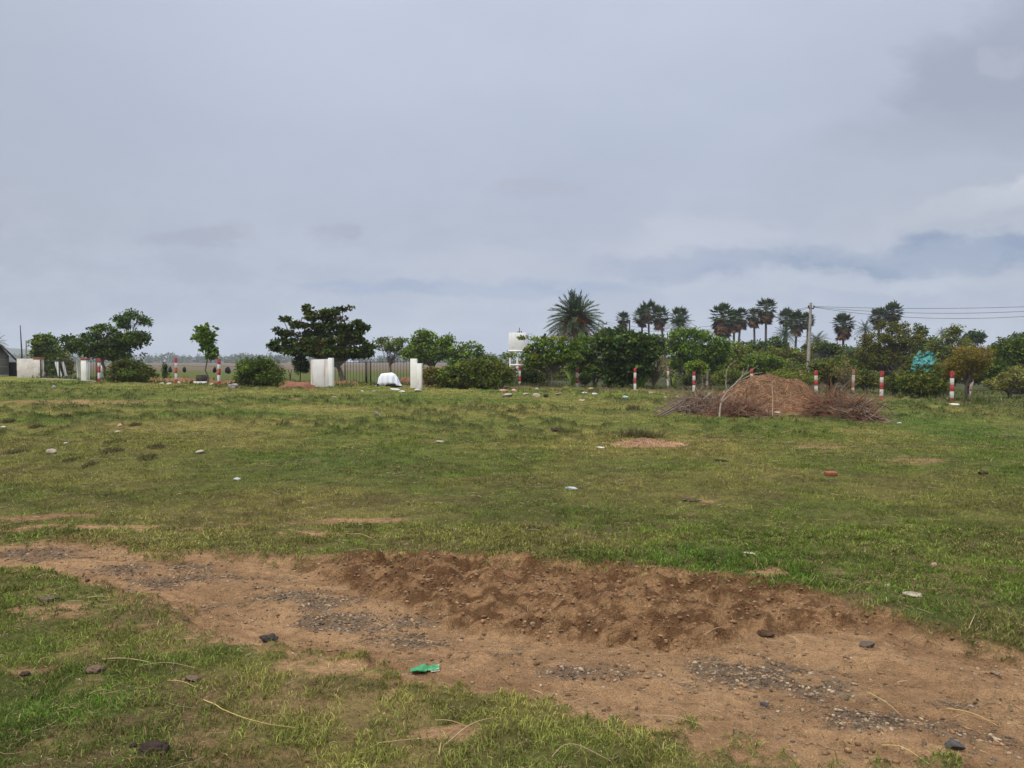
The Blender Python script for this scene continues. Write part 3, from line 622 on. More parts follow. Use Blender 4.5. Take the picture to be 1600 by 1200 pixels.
plant('tree', 'bright green leafy tree behind the twin white gate pillars', 'tree', 672, 600, [(655, 530, 14, 10), (668, 525, 14, 10), (663, 550, 24, 17), (690, 545, 20, 18), (697, 530, 8, 8), (640, 552, 10, 10), (660, 521, 10, 5)], D=60, n=(230, 26), size=0.19, clump=0.40, color=BRIGHT, color2=MID, mix2=0.4, trunk=0.1, limbs=20, stems=2, fork=1.0)
plant('tree', 'loose crowned green tree right of the bright leafy tree behind the hedge', 'tree', 728, 602, [(715, 548, 14, 12), (738, 546, 14, 10), (726, 566, 26, 18), (750, 556, 12, 10), (762, 568, 18, 14), (742, 575, 26, 14)], D=55, n=(190, 26), size=0.17, clump=0.36, color=MID, color2=BRIGHT, mix2=0.35, trunk=0.08, stems=2)
plant('bush', 'long dense hedge-like bush with dark base between pillars and water tower', 'bush', 730, 607, [(705, 588, 28, 17), (735, 582, 34, 20), (765, 582, 30, 20), (785, 590, 16, 15), (745, 596, 45, 10)], n=(430, 26), size=0.13, clump=0.26, color=(0.045, 0.062, 0.018), color2=MID, mix2=0.35, trunk=0.05, stems=5)
plant('bush', 'scrubby reddish tinged bush just right of the twin white gate pillars', 'bush', 680, 606, [(676, 590, 18, 15), (695, 592, 14, 12), (668, 582, 8, 10)], n=(110, 24), size=0.11, clump=0.22, color=OLIVE, color2=(0.09, 0.05, 0.03), mix2=0.3, trunk=0.03, stems=4)
# middle
plant('tree', 'light green flat tiered tree spreading in front of the water tower', 'tree', 866, 608, [(824, 528, 12, 2.0), (848, 531, 20, 5), (890, 529, 30, 5), (860, 541, 40, 8), (830, 546, 10, 5), (797, 555, 12, 1.8), (838, 556, 24, 8), (880, 555, 36, 12), (850, 566, 36, 8), (905, 545, 18, 10), (832, 567, 14, 6)], D=43, n=(330, 26), size=0.13, clump=0.24, color=(0.046, 0.088, 0.020), color2=YELG, mix2=0.2, trunk=0.07, stems=2, limbs=30, fork=0.9, flat=0.4, up=0.6)
plant('tree', 'dark green middle tree between the flat tiered tree and the big leaved tree', 'tree', 927, 606, [(915, 545, 24, 20), (935, 560, 22, 22), (905, 568, 22, 16), (930, 578, 24, 12), (945, 540, 16, 16)], D=47, n=(250, 26), size=0.15, clump=0.30, color=(0.030, 0.058, 0.017), color2=MID, mix2=0.3, trunk=0.07, stems=3, limbs=18, fork=0.8)
plant('tree', 'big leaved dark tree bushy down to the ground beside a striped post', 'tree', 964, 609, [(965, 545, 26, 20), (990, 543, 24, 22), (1008, 552, 18, 22), (975, 568, 28, 22), (965, 590, 17, 16), (968, 600, 16, 8), (950, 532, 14, 10), (1000, 575, 18, 14)], n=(420, 26), size=0.19, clump=0.28, color=(0.018, 0.038, 0.013), color2=(0.035, 0.064, 0.022), mix2=0.35, trunk=0.07, aspect=0.5)
plant('tree', 'dark bluish tree crown just left of the first tall fan palm', 'tree', 950, 600, [(948, 522, 16, 9), (968, 520, 14, 8), (940, 530, 14, 9), (985, 528, 16, 10)], D=62, n=(120, 24), size=0.22, clump=0.36, color=BLUE, trunk=0.08)
plant('tree', 'dark bluish tree below the cluster of three fan palms', 'tree', 1022, 600, [(1008, 534, 14, 10), (1022, 532, 12, 9), (1030, 545, 14, 12), (1035, 535, 8, 8), (1015, 550, 18, 12)], D=64, n=(120, 24), size=0.22, clump=0.36, color=BLUE, color2=DARK, trunk=0.08)
plant('tree', 'leafy rich green tree with two dark trunks under the young palm', 'tree', 1070, 603, [(1058, 532, 14, 14), (1072, 548, 22, 18), (1085, 524, 16, 9), (1050, 556, 8, 14), (1068, 520, 14, 6), (1062, 570, 18, 10)], D=54, n=(230, 26), size=0.15, clump=0.32, color=(0.040, 0.082, 0.019), color2=BRIGHT, mix2=0.25, trunk=0.09, stems=2, limbs=18, fork=0.9)
plant('tree', 'full round green tree left of the brown skirted palm clump', 'tree', 1108, 603, [(1110, 538, 24, 16), (1098, 555, 22, 18), (1125, 552, 20, 18), (1105, 572, 22, 14), (1130, 538, 10, 12), (1100, 524, 14, 6)], D=56, n=(270, 26), size=0.15, clump=0.32, color=(0.040, 0.078, 0.018), color2=BRIGHT, mix2=0.22, trunk=0.09, stems=2, limbs=18, fork=0.9)
plant('shrub', 'bright lime leafed shrub on a stem behind a striped post', 'shrub', 1087, 606, [(1088, 572, 15, 8), (1078, 575, 8, 6), (1098, 576, 8, 6)], D=46, n=(80, 24), size=0.12, clump=0.2, color=BRIGHT, color2=YELG, mix2=0.3, trunk=0.03, stems=2, fork=0.9)
plant('bush', 'pale olive bush mass behind the dead branch', 'bush', 1150, 602, [(1150, 546, 22, 12), (1165, 556, 22, 13), (1145, 572, 28, 16), (1172, 575, 20, 16), (1135, 556, 12, 14)], D=62, n=(230, 24), size=0.17, clump=0.34, color=OLIVE, color2=BRIGHT, mix2=0.3, trunk=0.06, stems=3)
plant('bush', 'bright green rounded bush behind the top of the brown heap', 'bush', 1200, 602, [(1195, 563, 24, 10), (1180, 568, 16, 10), (1212, 566, 14, 9), (1198, 575, 26, 12)], D=57, n=(170, 26), size=0.14, clump=0.28, color=BRIGHT, color2=MID, mix2=0.4, trunk=0.06, stems=3)
plant('bush', 'greyish olive scrub left of the concrete power pole', 'bush', 1235, 600, [(1225, 553, 18, 10), (1245, 555, 22, 12), (1235, 570, 30, 14), (1210, 552, 12, 10), (1258, 560, 12, 12)], D=72, n=(220, 24), size=0.19, clump=0.36, color=(0.062, 0.068, 0.028), color2=BRIGHT, mix2=0.2, trunk=0.06, stems=3)
plant('tree', 'distant bluish green tree mass right of the concrete power pole', 'tree', 1300, 580, [(1290, 552, 26, 9), (1310, 550, 24, 8), (1330, 553, 22, 10), (1275, 550, 14, 8)], D=125, n=(170, 24), size=0.38, clump=0.7, color=(0.032, 0.056, 0.032), trunk=0.2, stems=3)
plant('bush', 'tangled olive bush between the concrete power pole and a leaning faded post', 'bush', 1298, 606, [(1285, 572, 24, 12), (1300, 582, 30, 14), (1318, 568, 20, 12), (1275, 590, 20, 12), (1325, 588, 20, 13)], D=50, n=(270, 24), size=0.13, clump=0.27, color=(0.062, 0.076, 0.024), color2=DARK, mix2=0.3, trunk=0.05, stems=4)
plant('tree', 'broad brownish olive tree below two fan palms left of the turquoise netting', 'tree', 1385, 606, [(1372, 536, 28, 18), (1398, 528, 26, 16), (1410, 514, 16, 9), (1390, 510, 20, 7), (1360, 558, 24, 20), (1388, 560, 32, 20), (1418, 548, 22, 16), (1432, 532, 12, 12), (1350, 570, 16, 16), (1410, 570, 24, 14)], D=56, n=(480, 26), size=0.14, clump=0.33, color=(0.052, 0.057, 0.019), color2=(0.038, 0.056, 0.017), mix2=0.5, trunk=0.12, stems=3, limbs=26)
plant('tree', 'pale green topped tree rising behind the turquoise netting', 'tree', 1478, 600, [(1470, 540, 16, 14), (1488, 524, 16, 12), (1495, 514, 10, 7), (1500, 540, 16, 13), (1458, 552, 12, 14), (1480, 555, 22, 14)], D=72, n=(230, 24), size=0.18, clump=0.38, color=(0.055, 0.076, 0.024), color2=YELG, mix2=0.15, trunk=0.1, stems=2)
plant('tree', 'dark tree crown filling the gap between the broad olive tree and the pale topped tree', 'tree', 1442, 598, [(1436, 516, 12, 8), (1444, 530, 14, 12), (1440, 545, 16, 14)], D=78, n=(110, 24), size=0.2, clump=0.38, color=DARK, color2=OLIVE, trunk=0.08)
plant('tree', 'feathery yellow brown tree with a leaning trunk right of the last striped post', 'tree', 1508, 622, [(1508, 556, 22, 16), (1495, 570, 20, 15), (1528, 562, 20, 18), (1515, 580, 18, 12), (1535, 548, 12, 8), (1490, 582, 12, 8)], D=33, n=(420, 30), size=0.075, clump=0.2, color=TAWNY, color2=(0.075, 0.08, 0.028), mix2=0.4, trunk=0.045, stems=3, limbs=26, fork=0.7, aspect=0.22)
plant('tree', 'dense dark green tree at the far end of the row beyond the feathery tree', 'tree', 1572, 608, [(1562, 548, 18, 14), (1585, 540, 18, 12), (1600, 552, 24, 22), (1570, 568, 24, 16), (1595, 575, 22, 14), (1548, 570, 12, 14)], D=50, n=(330, 26), size=0.14, clump=0.30, color=(0.026, 0.048, 0.014), color2=(0.055, 0.092, 0.02), mix2=0.3, trunk=0.09, stems=2)
plant('tree', 'round topped dark tree seen far behind the feathery tree', 'tree', 1522, 585, [(1520, 524, 12, 7), (1528, 528, 10, 8), (1512, 530, 8, 8)], D=105, n=(70, 24), size=0.3, clump=0.5, color=DARK, trunk=0.15, fork=3.0)
plant('tree', 'distant greyish tree showing over the dense dark end tree', 'tree', 1590, 585, [(1592, 528, 16, 7), (1570, 533, 14, 5), (1610, 524, 14, 9)], D=110, n=(80, 24), size=0.3, clump=0.5, color=(0.035, 0.055, 0.028), trunk=0.15, fork=3.0)
plant('bush', 'pale silvery bush with whitish tips low down beyond the last striped post', 'bush', 1578, 622, [(1568, 596, 20, 13), (1592, 588, 20, 18), (1548, 602, 12, 9), (1600, 605, 20, 12)], n=(200, 26), size=0.085, clump=0.17, color=(0.075, 0.09, 0.045), color2=PALE, mix2=0.35, trunk=0.03, stems=4)
plant('bush', 'leafy yellow green bush with dark base below the turquoise netting', 'bush', 1443, 622, [(1440, 602, 32, 18), (1420, 598, 20, 14), (1462, 604, 18, 14), (1445, 590, 22, 11)], n=(330, 26), size=0.1, clump=0.2, color=(0.060, 0.080, 0.021), color2=DARK, mix2=0.3, trunk=0.035, stems=5)
plant('bush', 'bush under the turquoise netting holding it up', 'bush', 1440, 612, [(1440, 570, 22, 17), (1425, 582, 18, 12), (1458, 578, 12, 12)], D=42, n=(170, 26), size=0.11, clump=0.22, color=(0.034, 0.052, 0.018), color2=OLIVE, mix2=0.3, trunk=0.04, stems=3)
plant('bush', 'low scrubby bush right of the leaning faded post', 'bush', 1352, 613, [(1348, 592, 18, 14), (1368, 596, 18, 12), (1335, 598, 14, 10)], n=(160, 26), size=0.1, clump=0.2, color=(0.050, 0.062, 0.022), color2=DARK, mix2=0.35, trunk=0.03, stems=4)
plant('bush', 'low grey green bush at the foot of the striped post nearest the netting', 'bush', 1395, 616, [(1395, 600, 16, 12), (1408, 590, 14, 10)], D=38, n=(110, 26), size=0.1, clump=0.2, color=(0.045, 0.058, 0.024), color2=MID, trunk=0.03, stems=4)
plant('bush', 'low dark bush under the flat tiered tree behind a striped post', 'bush', 835, 606, [(825, 582, 14, 14), (840, 592, 18, 10), (818, 595, 10, 9)], D=46, n=(110, 26), size=0.11, clump=0.24, color=(0.022, 0.036, 0.014), trunk=0.03, stems=3)
plant('bush', 'small round bush right of the striped post under the dark middle tree', 'bush', 913, 607, [(914, 592, 9, 7)], D=44, n=(44, 24), size=0.09, clump=0.15, color=(0.034, 0.062, 0.02), trunk=0.02, stems=2)
plant('bush', 'dry twiggy grey shrub between two striped posts right of the big leaved tree', 'bush', 1022, 610, [(1025, 575, 14, 14), (1035, 565, 14, 10), (1018, 592, 10, 12)], D=43, n=(60, 14), size=0.07, clump=0.24, color=(0.12, 0.10, 0.07), color2=OLIVE, mix2=0.4, trunk=0.025, stems=5, limbs=16, fork=0.3)
plant('bush', 'grassy dark bush low behind the two faded posts', 'bush', 1065, 606, [(1065, 595, 16, 8), (1080, 590, 12, 8), (1115, 592, 16, 10)], D=47, n=(90, 24), size=0.1, clump=0.22, color=(0.030, 0.044, 0.018), trunk=0.03, stems=3)
plant('bush', 'bare stemmed pale shrub leaning against the faded post behind the brush pile', 'bush', 1322, 612, [(1318, 572, 16, 12), (1328, 585, 14, 10), (1310, 585, 12, 10)], D=40, n=(40, 10), size=0.07, clump=0.2, color=(0.13, 0.115, 0.075), color2=OLIVE, mix2=0.5, trunk=0.022, stems=6, limbs=12, fork=0.35)
plant('shrub', 'low pale green spiky shrubs tuft behind the right shoulder of the brown heap', 'shrub', 1250, 607, [(1235, 588, 20, 8), (1255, 592, 18, 9), (1215, 586, 14, 7)], D=43, n=(110, 22), size=0.16, clump=0.22, color=(0.064, 0.092, 0.028), color2=YELG, mix2=0.25, trunk=0.025, stems=4, aspect=0.12, droop=0.3)
plant('shrub', 'light green feathery shrub behind the dead branch left of the brown heap', 'shrub', 1145, 608, [(1140, 584, 18, 9), (1158, 590, 16, 10), (1125, 592, 14, 9)], D=44, n=(110, 24), size=0.12, clump=0.22, color=(0.050, 0.078, 0.024), color2=OLIVE, mix2=0.3, trunk=0.025, stems=4, aspect=0.2)

plant('bush', 'dark thick bush filling the gap behind the leaning faded post of the feathery tree', 'bush', 1546, 606, [(1546, 576, 20, 15), (1532, 588, 18, 12), (1555, 592, 18, 12)], D=47, n=(190, 26), size=0.12, clump=0.25, color=(0.024, 0.042, 0.015), color2=MID, mix2=0.3, trunk=0.04, stems=3)
plant('bush', 'dark olive bush left of the feathery yellow brown tree behind the last striped post', 'bush', 1478, 606, [(1472, 580, 16, 16), (1486, 588, 14, 12), (1465, 594, 12, 10)], D=47, n=(150, 26), size=0.12, clump=0.25, color=(0.036, 0.046, 0.018), color2=MID, mix2=0.3, trunk=0.04, stems=3)
plant('tree', 'green bushy tree below the two right fan palms beyond the pale olive scrub', 'tree', 1185, 590, [(1178, 540, 14, 10), (1195, 545, 16, 10), (1212, 536, 14, 9), (1222, 546, 14, 9)], D=90, n=(130, 24), size=0.24, clump=0.45, color=DARK, color2=MID, mix2=0.3, trunk=0.1, stems=2)
plant('tree', 'dark bushy tree in the gap right of the power pole below the drooping palm', 'tree', 1285, 590, [(1270, 545, 14, 8), (1288, 542, 16, 9), (1305, 546, 14, 8)], D=86, n=(110, 24), size=0.24, clump=0.45, color=DARK, color2=OLIVE, mix2=0.3, trunk=0.1, stems=2)
def treeline(name, label, segs, D, h0, color, size, seed, kind='stuff'):
    r = RS(seed); Vs = MB()
    for (p0, p1, hp, dens) in segs:
        x0 = at(p0, 565, D)[0]; x1 = at(p1, 565, D)[0]; n = int((x1-x0)/h0*dens); k = D/1200
        bx = r.uniform(x0, x1, n); hh = hp*k*r.uniform(0.45, 1.15, n)*(0.7+0.6*vnoise(bx/(h0*2.2), 0*bx, seed))
        by = D+r.uniform(-1, 1, n)*h0*3; bl = np.stack([bx, by, hh*0.5, hh*r.uniform(0.7, 1.5, n), hh*0.8, hh*0.55], 1)
        V, F, cc, _ = leaf_cloud(r, bl, n*9, 14, size, size*1.6, color, None, flat=0.8, hollow=0.6); V[:, 2] = np.maximum(V[:, 2], 0)
        Vs.add(V, F, cc)
    o = Vs.build(name, M_far); return tag(o, label, 'far trees', kind=kind)
treeline('treeline', 'long low bluish tree line along the far edge of the brown fields', [(-200, 110, 12, 3.0), (110, 520, 11, 3.2), (520, 1000, 10, 2.5), (1000, 1900, 10, 2.0)], 760, 8.0, (0.030, 0.046, 0.026), 1.8, 5)
treeline('undergrowth', 'dense mixed scrub filling the ground behind the striped posts', [(662, 800, 16, 3.4), (800, 1130, 20, 3.6), (1130, 1340, 24, 3.6), (1340, 1760, 24, 3.6)], 66, 1.0, (0.040, 0.056, 0.020), 0.17, 6)
treeline('background_thicket', 'dark green thicket of distant trees behind the palms', [(800, 1000, 26, 3.0), (1000, 1130, 28, 3.0), (1130, 1340, 36, 3.4), (1340, 1800, 34, 3.0)], 140, 3.2, (0.034, 0.052, 0.024), 0.42, 7)
def hills():
    xs = np.linspace(-1250, -640, 60); r = RS(4); D = 1450
    h = 26*np.exp(-((xs+925)/165)**2)+4*(fbm(xs/60, 0*xs, 3, 3)-0.3); h = np.maximum(h, 0)*1.0
    ys = np.linspace(-150, 150, 12); X, Y = np.meshgrid(xs, ys); Z = h[None]*np.cos(ys/150*np.pi/2)[:, None]*(0.9+0.2*fbm(X/50, Y/50, 3, 5))-1.0
    i = (np.arange(11)[:, None]*60+np.arange(59)[None]).ravel(); F = np.stack([i, i+1, i+61, i+60], 1)
    o = mesh_np('hills', np.stack([X.ravel(), Y.ravel()+D, Z.ravel()], 1), F, M_far, None, np.array([0.05, 0.07, 0.04]), True); tag(o, 'low wooded hill on the horizon behind the stained wall', 'hill', kind='structure')
hills()

# ------------------------------------------------------------------ palms
def fan_leaves(r, C0, R, n, pet, seg=13, lo=-0.4, hi=1.0, col=(0.036, 0.058, 0.026)):
    mb = MB()
    for i in range(n):
        el = math.asin(np.clip(lo+(hi-lo)*((i+0.5)/n), -1, 1)); az = i*2.39996+r.uniform(-0.3, 0.3)
        a = np.array([math.cos(az)*math.cos(el), math.sin(az)*math.cos(el), math.sin(el)]); E = C0+a*pet*r.uniform(0.85, 1.15)
        s = unit(np.cross(a, [0, 0, 1.0])+1e-6); nn = np.cross(s, a); a2 = unit(a+np.array([0, 0, -0.25]))
        th = np.linspace(-1.75, 1.75, seg)+r.normal(0, 0.04, seg)
        A = unit(np.cos(th)[:, None]*a2+np.sin(th)[:, None]*s+nn*0.12+np.array([0, 0, -0.12])*np.abs(th)[:, None]*0.6+r.normal(0, 0.05, (seg, 3))); Sd = unit(np.cross(A, nn))
        L = R*(0.72+0.28*np.cos(th*0.6))*r.uniform(0.88, 1.08, seg)
        V, F = diamonds(np.repeat(E[None], seg, 0), A, Sd, L, R*0.15); mb.add(V, F, np.array(col)*r.uniform(0.65, 1.4))
        V, F = tubes(np.stack([C0, (C0+E)/2, E])[None], np.array([[0.05, 0.035, 0.025]])*R, 3); mb.add(V, F, np.array([0.10, 0.10, 0.045]))
    return mb
def fan_palm(px, py, R, D, label, skirt=0.5, base=None, lean=0.0, tw=0.16):
    r = RS(int(px*13)); top = at(px, py, D); bx = top[0]+lean; b = np.array([bx, D, g(bx, D)])
    t = thing('fan_palm', b, label, 'palm tree', 'tall fan palms behind the scrub'); C0 = top-b; Rm = R*D/1200*r.uniform(1.05, 1.28)
    z = np.linspace(0, 1, 9); P = np.stack([C0[0]*z**1.6, 0*z, -0.2+(C0[2]+0.2)*z], 1)
    V, F = tubes(P[None], np.linspace(tw*1.25, tw*0.85, 9)[None], 8); mesh_np('trunk', V, F, M_palmbark, t, None, True)
    fan_leaves(r, C0, Rm*0.52, int(r.uniform(26, 36)), Rm*0.58, seg=11, lo=-0.75, col=(0.055, 0.080, 0.030)).build('crown', M_leaf, t)
    if skirt > 0:
        mb = MB(); n = int(20+26*skirt); k = Rm*(0.45+0.45*skirt)
        for i in range(n):
            az = i*2.4; zz = -r.uniform(0.15, 1.0); E = C0+np.array([math.cos(az)*0.45*k*math.sqrt(1-(zz+0.5)**2), math.sin(az)*0.45*k, 0])*r.uniform(0.3, 1.1)+np.array([0, 0, zz*k*1.15]); a = unit(np.array([math.cos(az)*0.55, math.sin(az)*0.55, -1.0])); s = unit(np.cross(a, [0.1, 0.2, 1.0])); nn = np.cross(s, a)
            th = np.linspace(-1.2, 1.2, 8)+r.normal(0, 0.08, 8); A = unit(np.cos(th)[:, None]*a+np.sin(th)[:, None]*s*0.8+np.array([0, 0, -0.3])); Sd = unit(np.cross(A, nn))
            V, F = diamonds(np.repeat(E[None], 8, 0), A, Sd, k*r.uniform(0.40, 0.62, 8), k*0.075); mb.add(V, F, np.array([0.19, 0.105, 0.06])*r.uniform(0.6, 1.4))
        mb.build('dead_skirt', M_leaf, t)
    return t
def date_fronds(r, C0, L, n, lo, hi, col, dead=0.0, lf=26):
    mb = MB()
    for i in range(n):
        sn = lo+(hi-lo)*((i+0.5)/n); el = math.asin(np.clip(sn, -1, 1)); az = i*2.39996+r.uniform(-0.2, 0.2); Lf = L*r.uniform(0.85, 1.08)
        t = np.linspace(0, 1, 9); h = np.array([math.cos(az), math.sin(az), 0])
        drop = 0.30*math.cos(el)**1.3+0.05
        P = C0+h*(t*math.cos(el)*Lf)[:, None]; P[:, 2] += t*math.sin(el)*Lf-drop*Lf*t**2.2
        isdead = sn < dead; c = np.array([0.17, 0.12, 0.07]) if isdead else np.array(col)*np.array([1.45, 1.4, 1.2]); c = c*r.uniform(0.75, 1.3)
        V, F = tubes(P[None], np.linspace(0.022, 0.006, 9)[None]*L/2, 3); mb.add(V, F, c*1.3)
        u = np.linspace(0.14, 1.0, lf); Q = np.stack([np.interp(u, t, P[:, k]) for k in range(3)], 1); T = unit(np.stack([np.interp(u, t, np.gradient(P[:, k])) for k in range(3)], 1))
        sd = unit(np.cross(T, [0, 0, 1.0])); up = np.cross(sd, T)
        for s in (-1, 1):
            A = unit(T*0.85+s*sd*0.75+up*0.18+r.normal(0, 0.08, (lf, 3))); Sd = unit(np.cross(A, up)+r.normal(0, 0.2, (lf, 3)))
            V, F = diamonds(Q, A, Sd, L*0.21*(1-0.55*np.abs(u-0.45))*r.uniform(0.85, 1.15, lf), L*0.0125); mb.add(V, F, c)
    return mb
def date_palm(px, py, L, D, label, n=60, lo=-0.55, hi=1.0, col=(0.048, 0.070, 0.036), dead=-0.1, fruit=True, name='date_palm', lf=26):
    r = RS(int(abs(px)*17)); top = at(px, py, D); b = np.array([top[0], D, g(top[0], D)]); C0 = top-b; Lm = L*D/1200
    t = thing(name, b, label, 'palm tree')
    z = np.linspace(0, 1, 8); P = np.stack([0*z, 0*z, -0.2+(C0[2]+0.2)*z], 1); rr = np.linspace(0.24, 0.26, 8); rr[-1] = 0.12
    V, F = tubes(P[None], rr[None]*min(1, Lm/2), 9); mesh_np('trunk', V, F, M_palmbark, t, None, True)
    date_fronds(r, C0, Lm, n, lo, hi, col, dead, lf).build('crown', M_leaf, t)
    if fruit:
        mb = MB()
        for i in range(9):
            az = r.uniform(3.6, 5.8); a = np.array([math.cos(az), math.sin(az), 0]); P = C0+np.array([0, 0, -0.15])+a*np.linspace(0, 0.8*Lm, 7)[:, None]*0.7; P[:, 2] += 0.12*Lm*np.sin(np.linspace(0, 3.6, 7))-0.05
            V, F = tubes(P[None], np.full((1, 7), 0.018*Lm), 4); mb.add(V, F, np.array([0.30, 0.10, 0.03]))
            m = 60; Q = P[r.randint(3, 7, m)]+r.normal(0, 0.05*Lm, (m, 3)); A = unit(r.normal(size=(m, 3))); V, F = diamonds(Q, A, unit(np.cross(A, r.normal(size=(m, 3)))), 0.10*Lm, 0.014*Lm); mb.add(V, F, np.array([0.20, 0.075, 0.03]))
        mb.build('fruit_stalks', M_leaf, t)
    return t
date_palm(899, 499, 46, 68, 'big spiky date palm with orange fruit stalks towering over the scrub', 125, -0.8, 1.0, dead=-0.3)
FANS = [(974, 498, 11, 118, 'short fan palm with a drooping brown beard beside a dark bare stick', 1.0, 0.0), (1003, 495, 15, 122, 'left fan palm of the three standing close together right of the date palm', 0.5, 0.1),
        (1013, 488, 17, 118, 'middle and tallest fan palm of the three standing close together', 0.4, 0.2), (1031, 494, 16, 112, 'right fan palm of the three close together with a round brown beard', 0.9, 0.9),
        (1130, 494, 19, 104, 'heavy fan palm with the largest brown skirt of dead leaves', 1.25, 0.0), (1147, 499, 14, 112, 'fan palm tucked against the right side of the largest brown skirted palm', 1.0, 0.0), (1158, 495, 15, 108, 'fan palm on a leaning trunk right of the largest brown skirted palm', 0.95, -0.5),
        (1178, 493, 12, 112, 'fan palm with hanging brown beard left of the tallest palm', 1.2, 0.2), (1197, 482, 17, 104, 'tallest fan palm on a straight grey trunk with round brown beard', 1.0, 0.0),
        (1229, 497, 13, 116, 'slender fan palm left of the power pole above a date palm', 0.3, 0.1), (1245, 503, 15, 108, 'fan palm with small brown beard close left of the power pole', 0.8, -0.2), (1262, 500, 11, 112, 'fan palm half hidden behind the concrete power pole', 0.7, 0.0),
        (1318, 506, 17, 104, 'lone fan palm with long brown beard right of the power pole', 1.15, 0.0), (1373, 496, 14, 100, 'lower left fan palm of the pair above the broad olive tree', 0.7, 0.1), (1395, 488, 14, 98, 'upper right fan palm of the pair above the broad olive tree', 0.7, -0.2)]
for a in FANS: fan_palm(a[0], a[1], a[2], a[3], a[4], a[5], None, a[6])
date_palm(1062, 505, 24, 95, 'young palm with a dense green crown down to the tree tops', 50, -0.8, 1.0, (0.044, 0.062, 0.03), -0.9, False, 'young_palm', 16)
fan_palm(1062, 495, 15, 96, 'fan palm crown poking out of the young palm', 0.3)
date_palm(1226, 522, 21, 96, 'dark date palm below the slender fan palm left of the power pole', 46, -0.7, 1.0, (0.034, 0.052, 0.028), -0.9, False, 'date_palm', 16)
date_palm(1276, 532, 22, 92, 'drooping coconut-like palm right behind the power pole', 40, -0.6, 0.9, (0.05, 0.066, 0.032), -0.9, False, 'feather_palm', 16)
date_palm(1352, 515, 18, 98, 'greyish feathery date palm at the left edge of the broad olive tree', 40, -0.6, 1.0, (0.045, 0.062, 0.04), -0.9, False, 'date_palm', 14)
date_palm(1472, 521, 11, 112, 'small spiky date palm between the pale topped tree and the olive tree', 34, -0.5, 1.0, (0.038, 0.055, 0.034), -0.9, False, 'date_palm', 12)
date_palm(-8, 536, 20, 80, 'palm fronds showing above the dark roof of the grey shed', 26, -0.3, 1.0, (0.055, 0.09, 0.03), -0.9, False, 'palm', 16)
def rosette(name, px, py, label, cat, D, L, W, n, col, up=0.5, seed=1):   # banana-like or seedling plant: strap leaves from one base
    r = RS(seed+int(px)); p = at(px, py, D); b = np.array([p[0], D, g(p[0], D)]); t = thing(name, b, label, cat); mb = MB()
    for i in range(n):
        az = i*2.4+r.uniform(-0.3, 0.3); el = r.uniform(up, 1.35); tt = np.linspace(0, 1, 8); h = np.array([math.cos(az), math.sin(az), 0]); Ln = L*r.uniform(0.7, 1.1)
        P = h*(tt*math.cos(el)*Ln)[:, None]; P[:, 2] += tt*math.sin(el)*Ln-0.32*Ln*tt**2.4*math.cos(el); sd = unit(np.cross(h, [0, 0, 1.0]))
        w = W*np.sin(np.pi*np.clip(tt*0.86+0.10, 0, 1))**0.7; w[-1] = 0.004
        V = np.concatenate([P-sd*w[:, None], P+np.array([0, 0, -0.25])*w[:, None], P+sd*w[:, None]]); j = np.arange(7); F = np.concatenate([np.stack([j, j+1, j+9, j+8], 1), np.stack([j+8, j+9, j+17, j+16], 1)])
        mb.add(V, F, np.array(col)*r.uniform(0.8, 1.3))
    mb.build('leaves', M_leaf, t); V, F = tubes(np.array([[[0, 0, -0.05], [0, 0, L*0.2], [0, 0, L*0.36]]]), np.array([[W*0.55, W*0.45, W*0.25]]), 6); mesh_np('stem', V, F, M_bark, t, None, True); return t
rosette('banana_plant', 1001, 608, 'small bright banana plant right behind a striped post', 'plant', 43, 1.5, 0.13, 8, (0.10, 0.20, 0.03), 0.9)
rosette('palm_seedling', 1051, 607, 'yellow green palm seedling beside a faded post', 'plant', 44, 1.1, 0.05, 12, (0.12, 0.15, 0.03), 0.7)
rosette('banana_plant', 895, 607, 'yellowish banana plant in the shade of the dark middle tree', 'plant', 49, 1.6, 0.14, 7, (0.12, 0.17, 0.03), 0.8)
rosette('banana_plant', 845, 607, 'orange brown withered banana plant under the flat tiered tree', 'plant', 50, 1.2, 0.10, 8, (0.23, 0.11, 0.035), 0.8)
rosette('palm_seedling', 1160, 603, 'spiky palm seedling seen through the dead branch', 'plant', 41, 1.0, 0.04, 11, (0.11, 0.14, 0.03), 0.7)
rosette('palm_seedling', 1300, 598, 'large leafed pale palm seedling among the tangled olive bush', 'plant', 52, 2.1, 0.07, 12, (0.062, 0.092, 0.03), 0.7)

# ------------------------------------------------------------------ striped posts
def striped_post(px, ptop, pbase, label, group, bands, mats, w=0.125, D=None, tilt=0.0, cap=True):
    b = G(px, pbase) if D is None else np.array([at(px, 565, D)[0], D, g(at(px, 565, D)[0], D)])
    top = at(px, ptop, b[1])[2]-b[2]; mb = MB(); e = [0.0]+[top*f for f in bands]+[top]
    for i in range(len(e)-1):
        z0, z1 = e[i]-(0.15 if i == 0 else 0), e[i+1]; ww = w*(1.0 if i % 2 == 0 else 0.985)
        V, F = box((0, 0, (z0+z1)/2), (ww, ww, z1-z0)); mb.add(V, F, None, i % 2)
    o = mb.build('striped_post', mats); o.location = b; r = RS(int(px)); o.rotation_euler = (r.uniform(-0.012, 0.012), tilt+r.uniform(-0.015, 0.015), r.uniform(-0.3, 0.3)); bevel(o, 0.012)
    return tag(o, label, 'post', group)
FR = [0.15, 0.39, 0.62, 0.80]; G1 = 'red and white striped fence posts'
